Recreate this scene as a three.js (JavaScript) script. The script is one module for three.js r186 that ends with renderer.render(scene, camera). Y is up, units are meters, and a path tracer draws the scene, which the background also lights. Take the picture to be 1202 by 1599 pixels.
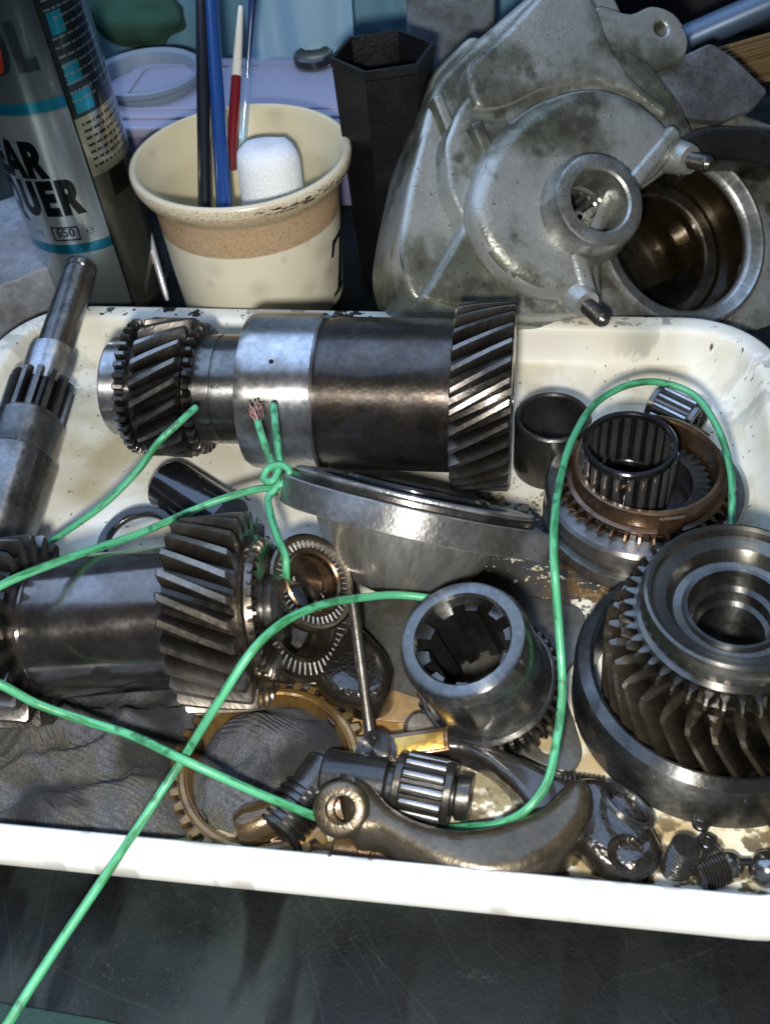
import * as THREE from 'three';
import { RoundedBoxGeometry } from 'three/addons/geometries/RoundedBoxGeometry.js';
import { mergeGeometries, toCreasedNormals } from 'three/addons/utils/BufferGeometryUtils.js';
import { RectAreaLightUniformsLib } from 'three/addons/lights/RectAreaLightUniformsLib.js';
RectAreaLightUniformsLib.init();

// ---------------------------------------------------------------- camera, light, exposure
const CM = 0.01;                                   // lengths below are written in centimetres
const V = a => new THREE.Vector3(a[0] * CM, a[1] * CM, a[2] * CM);
const scene = new THREE.Scene();
const EYE = [0,33,0], FWD = [-0.1397,-0.7193,-0.6805], UPV = [-0.0466,0.6912,-0.7211];
const camera = new THREE.PerspectiveCamera(53.1, 769 / 1024, 0.01, 20);
camera.position.copy(V(EYE));
camera.up.set(...UPV);
camera.lookAt(V(EYE).add(new THREE.Vector3(...FWD)));
camera.focus = 0.42; camera.userData.fStop = 16;
scene.add(camera);
const renderer = new THREE.WebGLRenderer({ antialias: true });
renderer.setSize(769, 1024);
renderer.toneMapping = THREE.LinearToneMapping;
renderer.toneMappingExposure = 1.0;
renderer.shadowMap.enabled = true;
scene.background = new THREE.Color().setRGB(0.034, 0.042, 0.056);      // the dim workshop around
// the phone's flash, just below and left of its lens
const flash = new THREE.PointLight(new THREE.Color().setRGB(1.0, 0.985, 0.95), 0.79, 0, 2);
flash.position.copy(V(EYE)).addScaledVector(new THREE.Vector3(...UPV), -0.03).addScaledVector(new THREE.Vector3(0.9891,-0.0690,-0.1301), -0.015);
flash.castShadow = true; flash.shadow.radius = 0.55; flash.shadow.mapSize.set(2048, 2048);
scene.add(flash);
// cool daylight from a large skylight overhead, a little behind and to the left
const windowLight = new THREE.RectAreaLight(new THREE.Color().setRGB(0.42, 0.62, 1.0), 2.65, 1.7, 1.6);
windowLight.position.set(-0.5, 1.05, -0.78);
windowLight.lookAt(-0.22, 0, -0.42);
scene.add(windowLight);

// ---------------------------------------------------------------- helpers
function rng(seed) { let a = seed >>> 0; return () => { a = (a + 0x6D2B79F5) | 0; let t = Math.imul(a ^ (a >>> 15), 1 | a); t = (t + Math.imul(t ^ (t >>> 7), 61 | t)) ^ t; return ((t ^ (t >>> 14)) >>> 0) / 4294967296; }; }
const used = {};
function numbered(n) { const k = used[n] = (used[n] ?? -1) + 1; return k ? `${n}_${String(k).padStart(3, '0')}` : n; }
function mesh(name, geo, mat, parent) {            // geo in cm
  const g = geo.clone(); g.scale(CM, CM, CM);
  const m = new THREE.Mesh(g, g.attributes.color ? caked(mat) : mat); m.name = name; m.castShadow = m.receiveShadow = true;
  parent.add(m); return m;
}
const cakedOf = new Map();
function caked(m) { if (!cakedOf.has(m)) { const c = m.clone(); c.vertexColors = true; cakedOf.set(m, c); } return cakedOf.get(m); }
function thing(name, label, category, pos = [0, 0, 0], group) {
  const o = new THREE.Group(); o.name = numbered(name); o.position.copy(V(pos));
  o.userData = { label, category }; if (group) o.userData.group = group;
  scene.add(o); return o;
}
function single(name, label, category, geo, mat, pos = [0, 0, 0], group) {
  const o = mesh(numbered(name), geo, mat, scene); o.position.copy(V(pos));
  o.userData = { label, category }; if (group) o.userData.group = group;
  return o;
}
function structure(name, geo, mat) { const o = mesh(name, geo, mat, scene); o.userData.kind = 'structure'; return o; }
const Y = new THREE.Vector3(0, 1, 0);
function aim(o, dir, spin = 0) {                   // local y along dir
  o.quaternion.setFromUnitVectors(Y, new THREE.Vector3(...dir).normalize());
  o.quaternion.multiply(new THREE.Quaternion().setFromAxisAngle(Y, spin)); return o;
}
const dirTo = (a, b) => [b[0] - a[0], b[1] - a[1], b[2] - a[2]];
function part(o, pos, dir, spin) { o.position.copy(V(pos)); if (dir) aim(o, dir, spin); return o; }

function uvCyl(g, r) {                             // uv in cm round the local y axis
  if (g.index) g = g.toNonIndexed();
  const p = g.attributes.position, uv = new Float32Array(p.count * 2);
  for (let i = 0; i < p.count; i += 3) {
    const a = [0, 1, 2].map(k => Math.atan2(p.getZ(i + k), p.getX(i + k)));
    for (let k = 0; k < 3; k++) {
      let t = a[k]; if (t - a[0] > Math.PI) t -= 2 * Math.PI; if (a[0] - t > Math.PI) t += 2 * Math.PI;
      const rr = Math.hypot(p.getX(i + k), p.getZ(i + k));
      uv[2 * (i + k)] = t * r; uv[2 * (i + k) + 1] = p.getY(i + k) + (r - rr);
    }
  }
  g.setAttribute('uv', new THREE.BufferAttribute(uv, 2)); return g;
}
function uvBox(g) {                                // uv in cm by the face's main direction
  if (g.index) g = g.toNonIndexed();
  const p = g.attributes.position, uv = new Float32Array(p.count * 2);
  const a = new THREE.Vector3(), b = new THREE.Vector3(), c = new THREE.Vector3();
  for (let i = 0; i < p.count; i += 3) {
    a.fromBufferAttribute(p, i); b.fromBufferAttribute(p, i + 1); c.fromBufferAttribute(p, i + 2);
    const n = b.clone().sub(a).cross(c.clone().sub(a)); const x = Math.abs(n.x), y = Math.abs(n.y), z = Math.abs(n.z);
    [a, b, c].forEach((q, k) => { const [u, v] = y >= x && y >= z ? [q.x, q.z] : x >= z ? [q.z, q.y] : [q.x, q.y]; uv[2 * (i + k)] = u; uv[2 * (i + k) + 1] = v; });
  }
  g.setAttribute('uv', new THREE.BufferAttribute(uv, 2)); return g;
}
function crease(g, a = 0.6) { if (g.index) g = g.toNonIndexed(); for (const k of Object.keys(g.attributes)) if (k !== 'position' && k !== 'uv' && k !== 'color') g.deleteAttribute(k); return toCreasedNormals(g, a); }
function lathe(pts, seg = 72, cr = 0.5) {          // pts [radius, y]
  const g = new THREE.LatheGeometry(pts.map(([r, y]) => new THREE.Vector2(Math.max(r, 1e-4), y)), seg);
  return uvCyl(crease(g, cr), Math.max(...pts.map(q => q[0])));
}
// a closed turned ring: outer radius ro, inner ri, from y0 to y1, edges chamfered by c
function ring(ro, ri, y0, y1, c = 0.06, seg = 72) {
  return lathe([[ri, y0 + c], [ri + c, y0], [ro - c, y0], [ro, y0 + c], [ro, y1 - c], [ro - c, y1], [ri + c, y1], [ri, y1 - c], [ri, y0 + c]], seg);
}
function disc(r, y0, y1, c = 0.06, seg = 64) { return lathe([[0, y0], [r - c, y0], [r, y0 + c], [r, y1 - c], [r - c, y1], [0, y1]], seg); }
// toothed wheel: root rr, tip rt, n teeth, from y0 to y1, twist (radians over the width), bore
function gear({ rr, rt, n, y0, y1, twist = 0, bore = 0, tip = 0.26, root = 0.32, ch = 0.1, seg = 6, point = 0 }) {
  const fl = (1 - tip - root) / 2, prof = [[0, rr], [root, rr], [root + fl * 0.55, rr + (rt - rr) * 0.6], [root + fl, rt], [root + fl + tip, rt], [root + fl * 1.45 + tip, rr + (rt - rr) * 0.6]];
  const m = prof.length * n, ys = [[y0, -ch], [y0 + ch, 0]];
  for (let k = 1; k < seg; k++) ys.push([y0 + ch + (y1 - y0 - 2 * ch) * k / seg, 0]);
  ys.push([y1 - ch, 0], [y1, -ch]);
  const rows = ys.map(([y, d]) => { const o = []; for (let i = 0; i < n; i++) for (const [f, r] of prof) { const a = (i + f) / n * Math.PI * 2 + twist * (y - y0) / (y1 - y0); const q = Math.max(Math.min(r, r + d * (r - rr) / (rt - rr) * (1 + point)), bore + 0.01); o.push([q * Math.cos(a), y, q * Math.sin(a)]); } return o; });
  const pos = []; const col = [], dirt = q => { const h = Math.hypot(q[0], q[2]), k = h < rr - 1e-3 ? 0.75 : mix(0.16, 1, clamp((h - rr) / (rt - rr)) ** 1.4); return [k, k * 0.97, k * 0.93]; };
  const tri = (a, b, c) => { pos.push(...a, ...b, ...c); col.push(...dirt(a), ...dirt(b), ...dirt(c)); }, quad = (a, b, c, d) => { tri(a, b, c); tri(a, c, d); };
  for (let k = 0; k < rows.length - 1; k++) for (let i = 0; i < m; i++) { const j = (i + 1) % m; quad(rows[k][i], rows[k + 1][i], rows[k + 1][j], rows[k][j]); }
  const inner = (q, y) => { const r = Math.hypot(q[0], q[2]); return [q[0] / r * bore, y, q[2] / r * bore]; };
  const A = rows[0], B = rows[rows.length - 1];
  for (let i = 0; i < m; i++) {
    const j = (i + 1) % m;
    if (bore > 0) {
      quad(A[i], A[j], inner(A[j], y0), inner(A[i], y0)); quad(B[j], B[i], inner(B[i], y1), inner(B[j], y1));
      quad(inner(A[j], y0), inner(B[j], y1), inner(B[i], y1), inner(A[i], y0));
    } else { tri(A[i], A[j], [0, y0, 0]); tri(B[j], B[i], [0, y1, 0]); }
  }
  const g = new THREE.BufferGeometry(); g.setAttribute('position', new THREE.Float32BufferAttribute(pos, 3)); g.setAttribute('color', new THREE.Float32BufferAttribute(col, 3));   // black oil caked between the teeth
  return uvCyl(crease(g, 0.42), rt);
}
function roundPoly(pts, r = 0.3, n = 5) {           // polygon with rounded corners
  const out = [], N = pts.length;
  for (let i = 0; i < N; i++) {
    const p = new THREE.Vector2(...pts[i]), a = new THREE.Vector2(...pts[(i + N - 1) % N]).sub(p), b = new THREE.Vector2(...pts[(i + 1) % N]).sub(p), la = a.length(), lb = b.length(), k = Math.min(r, la * 0.45, lb * 0.45);
    const A = p.clone().addScaledVector(a, k / la), B = p.clone().addScaledVector(b, k / lb);
    for (let q = 0; q <= n; q++) { const t = q / n; out.push(new THREE.Vector2().addScaledVector(A, (1 - t) ** 2).addScaledVector(p, 2 * t * (1 - t)).addScaledVector(B, t * t)); }
  }
  return out;
}
function smooth2(pts, closed = true, n = 6) {      // rounded outline through [x, y] points
  const c = new THREE.CatmullRomCurve3(pts.map(p => new THREE.Vector3(p[0], p[1], 0)), closed, 'centripetal');
  return c.getPoints(pts.length * n).map(p => new THREE.Vector2(p.x, p.y));
}
function extrude(outline, depth, bevel = 0.15, holes = [], bs = 3) {       // in the xy plane, from z = 0 to depth
  const s = new THREE.Shape(outline.map(p => p.isVector2 ? p : new THREE.Vector2(...p)));
  for (const h of holes) s.holes.push(new THREE.Path(h.map(p => p.isVector2 ? p : new THREE.Vector2(...p))));
  const g = new THREE.ExtrudeGeometry(s, { depth: depth - 2 * bevel, bevelEnabled: bevel > 0, bevelThickness: bevel, bevelSize: bevel, bevelOffset: -bevel, bevelSegments: bs, curveSegments: 24 });
  g.translate(0, 0, bevel); return g;
}
// flat part lying in the ground plane: outline [x, z], from y0 up to y1
function slab(outline, y0, y1, bevel = 0.08, holes = [], cr = 0.7, bs = 3) {
  const flip = l => l.map(p => p.isVector2 ? new THREE.Vector2(p.x, -p.y) : new THREE.Vector2(p[0], -p[1]));
  const g = extrude(flip(outline), y1 - y0, bevel, holes.map(flip), bs); g.rotateX(-Math.PI / 2); g.translate(0, y0, 0);
  return uvBox(crease(g, cr));
}
const circle = (x, y, r, n = 32) => Array.from({ length: n }, (_, i) => [x + r * Math.cos(i / n * 2 * Math.PI), y + r * Math.sin(i / n * 2 * Math.PI)]);
function tube(pts, r, seg = 120, rs = 10, closed = false) {
  const c = new THREE.CatmullRomCurve3(pts.map(p => new THREE.Vector3(...p)), closed, 'centripetal');
  const g = new THREE.TubeGeometry(c, seg, r, rs, closed);
  const L = c.getLength(), uv = g.attributes.uv; for (let i = 0; i < uv.count; i++) uv.setXY(i, uv.getX(i) * L, uv.getY(i) * 2 * Math.PI * r);
  if (closed) return g;
  const caps = [];
  for (const [t, s] of [[0, -1], [1, 1]]) { const cg = new THREE.SphereGeometry(r, rs, 6); const p = c.getPointAt(t); cg.scale(1, 1, 1); cg.translate(p.x, p.y, p.z); caps.push(cg); }
  return mergeGeometries([g, ...caps]);
}
function jitter(g, amp, freq, seed = 0) {          // cast, uneven surface
  const p = g.attributes.position, nn = g.attributes.normal;
  for (let i = 0; i < p.count; i++) {
    const x = p.getX(i), y = p.getY(i), z = p.getZ(i), d = amp * (vnoise3(x * freq + seed, y * freq, z * freq) - 0.5) * 2;
    p.setXYZ(i, x + nn.getX(i) * d, y + nn.getY(i) * d, z + nn.getZ(i) * d);
  }
  return g;
}
function hash3(x, y, z) { let h = (x * 374761393 + y * 668265263 + z * 2147483647) | 0; h = Math.imul(h ^ (h >>> 13), 1274126177); return ((h ^ (h >>> 16)) >>> 0) / 4294967296; }
function vnoise3(x, y, z) {
  const X = Math.floor(x), Yf = Math.floor(y), Z = Math.floor(z), s = t => t * t * (3 - 2 * t), u = s(x - X), v = s(y - Yf), w = s(z - Z), l = (a, b, t) => a + (b - a) * t;
  const h = (i, j, k) => hash3(X + i, Yf + j, Z + k);
  return l(l(l(h(0, 0, 0), h(1, 0, 0), u), l(h(0, 1, 0), h(1, 1, 0), u), v), l(l(h(0, 0, 1), h(1, 0, 1), u), l(h(0, 1, 1), h(1, 1, 1), u), v), w);
}
// tileable noise on a w x h lattice of the unit square
function tnoise(u, v, fx, fy, seed) {
  const x = u * fx, y = v * fy, X = Math.floor(x), Yf = Math.floor(y), s = t => t * t * (3 - 2 * t), a = s(x - X), b = s(y - Yf);
  const m = (i, n) => ((i % n) + n) % n, h = (i, j) => hash3(m(X + i, fx), m(Yf + j, fy), seed);
  return (h(0, 0) * (1 - a) + h(1, 0) * a) * (1 - b) + (h(0, 1) * (1 - a) + h(1, 1) * a) * b;
}
function fbm(u, v, fx, fy, oct, seed, gain = 0.5) { let s = 0, a = 1, t = 0; for (let o = 0; o < oct; o++) { s += a * tnoise(u, v, fx << o, fy << o, seed + o * 17); t += a; a *= gain; } return s / t; }
function texture(w, h, fn, { srgb = false, tile = [1, 1] } = {}) {
  const d = new Uint8Array(w * h * 4);
  for (let y = 0; y < h; y++) for (let x = 0; x < w; x++) { const c = fn((x + 0.5) / w, (y + 0.5) / h, x, y), i = 4 * (y * w + x); for (let k = 0; k < 3; k++) d[i + k] = Math.max(0, Math.min(255, 255 * (Array.isArray(c) ? c[k] : c))); d[i + 3] = 255; }
  const t = new THREE.DataTexture(d, w, h, THREE.RGBAFormat); t.wrapS = t.wrapT = THREE.RepeatWrapping; t.magFilter = THREE.LinearFilter; t.minFilter = THREE.LinearFilter;
  if (srgb) t.colorSpace = THREE.SRGBColorSpace;
  t.repeat.set(1 / tile[0], 1 / tile[1]); t.needsUpdate = true; return t;
}
const clamp = (x, a = 0, b = 1) => Math.max(a, Math.min(b, x)), sstep = (a, b, x) => { const t = clamp((x - a) / (b - a)); return t * t * (3 - 2 * t); }, mix = (a, b, t) => a + (b - a) * t;
const mix3 = (a, b, t) => [mix(a[0], b[0], t), mix(a[1], b[1], t), mix(a[2], b[2], t)];

// ---------------------------------------------------------------- materials
// oil and grime on machined steel: brownish patches and darker films
const tGrime = texture(512, 512, (u, v) => {
  const a = fbm(u, v, 4, 4, 5, 3), b = fbm(u, v, 7, 7, 5, 91), c = fbm(u, v, 40, 40, 2, 55);
  let k = mix3([1, 1, 1], [0.86, 0.84, 0.79], sstep(0.3, 0.75, a)); k = mix3(k, [0.7, 0.69, 0.67], 0.8 * sstep(0.42, 0.8, b)); const s = 0.94 + 0.2 * (c - 0.5); return k.map(x => x * s);
}, { srgb: true, tile: [7, 7] });
const tFilm = texture(512, 512, (u, v) => { const a = fbm(u, v, 5, 5, 5, 13), b = fbm(u, v, 30, 30, 3, 23); return clamp(0.62 + 0.5 * (a - 0.5) + 0.25 * (b - 0.5), 0.2, 1); }, { tile: [5, 5] });
const tTurn = texture(256, 512, (u, v) => { const a = fbm(u, v, 3, 128, 2, 33), b = fbm(u, v, 2, 40, 2, 37), c = fbm(u, v, 6, 6, 4, 39); return clamp(0.6 + 0.2 * (a - 0.5) + 0.15 * (b - 0.5) + 0.3 * (c - 0.5), 0.1, 1); }, { tile: [8, 5] });
const tFine = texture(512, 512, (u, v) => fbm(u, v, 24, 24, 4, 71), { tile: [3, 3] });
const tCast = texture(512, 512, (u, v) => { const a = fbm(u, v, 60, 60, 2, 7), b = fbm(u, v, 9, 9, 4, 8); return 0.6 * a + 0.4 * b; }, { tile: [6, 6] });
const C = (r, g, b) => new THREE.Color().setRGB(r, g, b);
function steel(r, g, b, rough, o = {}) {
  return new THREE.MeshPhysicalMaterial({ color: C(r, g, b), metalness: 0.92, roughness: rough, map: tGrime, roughnessMap: tFilm, bumpMap: tFine, bumpScale: 0.00006, side: THREE.DoubleSide, clearcoat: 0.35, clearcoatRoughness: 0.12, ...o });
}
const M = {
  bright: steel(0.6, 0.6, 0.62, 0.58, { bumpScale: 0.00001, anisotropy: 0.9, anisotropyRotation: Math.PI / 2 }),
  mid: steel(0.25, 0.245, 0.24, 0.55, { bumpScale: 0.00003, anisotropy: 0.9, anisotropyRotation: Math.PI / 2 }),
  turned: steel(0.33, 0.325, 0.32, 0.6, { anisotropy: 0.85, anisotropyRotation: Math.PI / 2, roughnessMap: tTurn, bumpMap: tTurn, bumpScale: 0.00003 }),
  dull: steel(0.14, 0.125, 0.11, 0.75, { metalness: 0.75 }),
  gear: steel(0.28, 0.27, 0.26, 0.5),
  dark: steel(0.1, 0.095, 0.09, 0.55, { metalness: 0.8 }),
  black: steel(0.035, 0.034, 0.034, 0.5, { metalness: 0.5, clearcoat: 0.6 }),
  oily: steel(0.05, 0.042, 0.034, 0.45, { metalness: 0.6, clearcoat: 1, clearcoatRoughness: 0.06, bumpMap: tCast, bumpScale: 0.0005 }),
  brass: steel(0.4, 0.26, 0.1, 0.6, { metalness: 0.6 }),
  bronze: steel(0.2, 0.12, 0.068, 0.55, { metalness: 0.8, clearcoat: 0.7 }),
  copper: steel(0.95, 0.5, 0.34, 0.3, { map: null, metalness: 1 }),
  cast: steel(0.38, 0.38, 0.37, 0.75, { metalness: 0.7, bumpMap: tCast, bumpScale: 0.00012, clearcoat: 0.1 }),
  castShiny: steel(0.55, 0.55, 0.56, 0.6, { metalness: 0.85, bumpMap: tCast, bumpScale: 0.0002, clearcoat: 0.3 }),
  wire: new THREE.MeshPhysicalMaterial({ color: C(0.075, 0.34, 0.17), roughness: 0.45, clearcoat: 0.2, bumpMap: tFine, bumpScale: 0.00008 }),
};
M.wire.map = texture(256, 64, (u, v) => { const a = fbm(u, v, 8, 4, 4, 5); const b = fbm(u, v, 24, 3, 3, 9); return mix3(mix3([1, 1, 1], [0.6, 0.68, 0.55], sstep(0.45, 0.75, a)), [0.3, 0.33, 0.26], 0.5 * sstep(0.64, 0.8, b)); }, { srgb: true, tile: [9, 1.1] });
// cast aluminium: grey with dark oil stains in soft patches and small pits
const tStain = texture(512, 512, (u, v) => { const a = fbm(u, v, 3, 3, 6, 501, 0.6), b = fbm(u, v, 9, 9, 4, 502), c = fbm(u, v, 50, 50, 2, 503); let k = mix3([1, 1, 1], [0.62, 0.62, 0.55], sstep(0.42, 0.7, a)); k = mix3(k, [0.45, 0.44, 0.4], 0.7 * sstep(0.58, 0.72, b) * sstep(0.4, 0.6, a)); return k.map(x => x * (1 - 0.3 * sstep(0.8, 0.9, c)) * (0.94 + 0.12 * c)); }, { srgb: true, tile: [11, 11] });
Object.assign(M, {
  splines: steel(0.12, 0.118, 0.112, 0.6),
  hole: new THREE.MeshStandardMaterial({ color: C(0.004, 0.0035, 0.003), roughness: 0.7 }),
  barrel: steel(0.13, 0.112, 0.1, 0.75, { metalness: 0.9, bumpScale: 0.00004, anisotropy: 0.9, anisotropyRotation: Math.PI / 2 }),
  gear2: steel(0.25, 0.235, 0.22, 0.55),
  barrelOil: steel(0.18, 0.158, 0.15, 0.34, { bumpScale: 0.00002, metalness: 0.9, anisotropy: 0.9, anisotropyRotation: Math.PI / 2, clearcoat: 0.7, clearcoatRoughness: 0.1 }),
  gearBrown: steel(0.29, 0.265, 0.24, 0.6),
  dullBrown: steel(0.17, 0.142, 0.112, 0.5, { clearcoat: 0.6 }),
  blackShine: steel(0.04, 0.04, 0.045, 0.3, { metalness: 0.7, clearcoat: 0.8, clearcoatRoughness: 0.06 }),
  castFlange: steel(0.34, 0.34, 0.345, 0.7, { anisotropy: 0.7, anisotropyRotation: Math.PI / 2, metalness: 0.8, bumpMap: tCast, bumpScale: 0.0001, clearcoat: 0.2 }),
  roller: steel(0.62, 0.62, 0.64, 0.35, { bumpScale: 0 }),
  darkRing: steel(0.12, 0.12, 0.117, 0.6, { bumpScale: 0.00003, anisotropy: 0.9, anisotropyRotation: Math.PI / 2 }),
  gearDark: steel(0.17, 0.145, 0.11, 0.45, { metalness: 0.8, clearcoat: 0.8, clearcoatRoughness: 0.08 }),
  turned2: steel(0.17, 0.165, 0.15, 0.5, { anisotropy: 0.85, anisotropyRotation: Math.PI / 2, roughnessMap: tTurn, bumpMap: tTurn, bumpScale: 0.00004, clearcoat: 0.5 }),
  sleeve: steel(0.19, 0.19, 0.187, 0.45, { bumpScale: 0.00002, anisotropy: 0.9, anisotropyRotation: Math.PI / 2, clearcoat: 0.5 }),
  plate: steel(0.12, 0.115, 0.1, 0.8, { metalness: 0.4 }),
  rust: steel(0.4, 0.26, 0.12, 0.8, { metalness: 0.2 }),
  rod: steel(0.15, 0.14, 0.125, 0.6, { metalness: 0.8 }),
  brassOil: steel(0.3, 0.18, 0.06, 0.5, { metalness: 0.6, clearcoat: 0.8 }),
  brassBright: steel(0.85, 0.55, 0.14, 0.5, { metalness: 0.9 }),
  ribbed: steel(0.14, 0.135, 0.13, 0.5),
  oilBrown: steel(0.14, 0.085, 0.035, 0.45, { metalness: 0.5, clearcoat: 0.9, clearcoatRoughness: 0.08 }),
  forkBrown: steel(0.125, 0.1, 0.066, 0.62, { metalness: 0.7, clearcoat: 0.45, clearcoatRoughness: 0.12, bumpMap: tCast, bumpScale: 0.00016 }),
  blackOil: steel(0.05, 0.045, 0.04, 0.5, { metalness: 0.5, clearcoat: 0.9, clearcoatRoughness: 0.1, bumpMap: tCast, bumpScale: 0.0002 }),
  ball: steel(0.3, 0.3, 0.3, 0.25, { clearcoat: 0.4 }),
  housing: steel(0.36, 0.365, 0.335, 0.62, { map: tStain, metalness: 0.5, bumpMap: tCast, bumpScale: 0.0002, clearcoat: 0.15, clearcoatRoughness: 0.25 }),
  bossMetal: steel(0.46, 0.46, 0.44, 0.6, { metalness: 0.8 }),
  boreOil: steel(0.07, 0.05, 0.026, 0.4, { metalness: 0.8, clearcoat: 0.8, clearcoatRoughness: 0.1 }),
  rag: new THREE.MeshPhysicalMaterial({ color: C(0.125, 0.13, 0.142), roughness: 1, sheen: 0.3, sheenRoughness: 0.7, sheenColor: C(0.2, 0.21, 0.24), side: THREE.DoubleSide,
    map: texture(512, 512, (u, v) => { const a = fbm(u, v, 5, 5, 5, 301), r = 0.5 + 0.5 * Math.sin(v * Math.PI * 2 * 34); return mix3(mix3([0.74, 0.74, 0.74], [0.72, 0.68, 0.56], sstep(0.45, 0.6, fbm(u, v, 4, 4, 4, 313))), [1, 1, 1.0], clamp(0.5 * a + 0.5 * r * 0.5 * sstep(0.5, 0.7, fbm(u, v, 3, 3, 3, 305)))).map(x => x * mix(1, 0.5, sstep(0.5, 0.72, fbm(u, v, 3, 3, 4, 307))) * (0.8 + 0.4 * tnoise(u, v, 180, 180, 317))); }, { srgb: true, tile: [7, 7] }),
    bumpMap: texture(512, 512, (u, v) => 0.6 * (0.5 + 0.5 * Math.sin(v * Math.PI * 2 * 34 + 2 * fbm(u, v, 6, 6, 3, 309))) * sstep(0.4, 0.6, fbm(u, v, 3, 3, 3, 305)) + 0.35 * tnoise(u, v, 200, 200, 311), { tile: [7, 7] }), bumpScale: 0.0011 }),
});

// ---------------------------------------------------------------- the setting: bench and backdrop
const tBench = texture(1024, 1024, (u, v, x, y) => {
  const a = fbm(u, v, 6, 6, 5, 201), b = tnoise(u, v, 420, 420, 202), c = fbm(u, v, 14, 3, 4, 203);
  let k = mix3([0.13, 0.155, 0.15], [0.29, 0.325, 0.31], sstep(0.38, 0.72, a)); k = mix3(k, [0.06, 0.07, 0.07], sstep(0.52, 0.62, c) * 0.8);
  const s = sstep(0.8, 1.0, b) * sstep(0.35, 0.7, fbm(u, v, 8, 8, 3, 204)); return mix3(k, [0.46, 0.5, 0.49], s * 0.6);
}, { srgb: true, tile: [26, 26] });
{ // long scratches and scuffs in the mat
  const d = tBench.image.data, R = rng(5);
  const put = (x, y, k) => { x = ((x | 0) + 1024) % 1024; y = ((y | 0) + 1024) % 1024; const i = 4 * (y * 1024 + x); for (let q = 0; q < 3; q++) d[i + q] = Math.min(255, d[i + q] * (1 - k) + 140 * k); };
  for (let n = 0; n < 120; n++) { let x = R() * 1024, y = R() * 1024, a = (R() < 0.7 ? 0.9 : -0.4) + (R() - 0.5) * 1.1, bend = (R() - 0.5) * 0.004; const L = 60 + R() * 380, k = 0.15 + R() * 0.35; for (let s = 0; s < L; s++) { put(x, y, k * (0.6 + 0.4 * R())); x += Math.cos(a); y += Math.sin(a); a += bend; } }
  for (let n = 0; n < 5; n++) { const x = R() * 1024, y = R() * 1024, w = 8 + R() * 26; for (let s = 0; s < 160; s++) put(x + (R() + R() - 1) * w, y + (R() + R() - 1) * w * 0.3, 0.45); }
}
const benchMat = new THREE.MeshPhysicalMaterial({ color: C(0.27, 0.28, 0.28), map: tBench, roughness: 0.9, specularIntensity: 0.4, roughnessMap: tFilm, bumpMap: texture(512, 512, (u, v) => 0.7 * fbm(u, v, 110, 110, 2, 77) + 0.3 * fbm(u, v, 20, 20, 3, 78), { tile: [9, 9] }), bumpScale: 0.00012 });
{
  const g = uvBox(new RoundedBoxGeometry(190, 4, 125, 3, 0.6)); g.translate(-8, -2, -42.5);
  structure('workbench_top', g, benchMat);
  const w = uvBox(new THREE.BoxGeometry(230, 120, 3)); w.translate(-8, 40, -106);
  structure('wall', w, new THREE.MeshStandardMaterial({ color: C(0.16, 0.2, 0.24), roughness: 0.9, bumpMap: tCast, bumpScale: 0.0008 }));
}
single('cutting_mat', 'dark green mat edge on the bench in the lower left corner', 'mat', slab([[-19.09,0,-9.36], [-16.16,0,-9.17], [-14.43,0,-9.13], [-12.09,0,-9.03], [-8.91,0,-8.6], [-8.6,0,-5.94], [-16.95,0,-4.97]].map(p => [p[0], p[2]]), 0.02, 0.3, 0.06), new THREE.MeshPhysicalMaterial({ color: C(0.005, 0.024, 0.012), roughness: 0.5, bumpMap: tFine, bumpScale: 0.0002 }));

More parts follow.
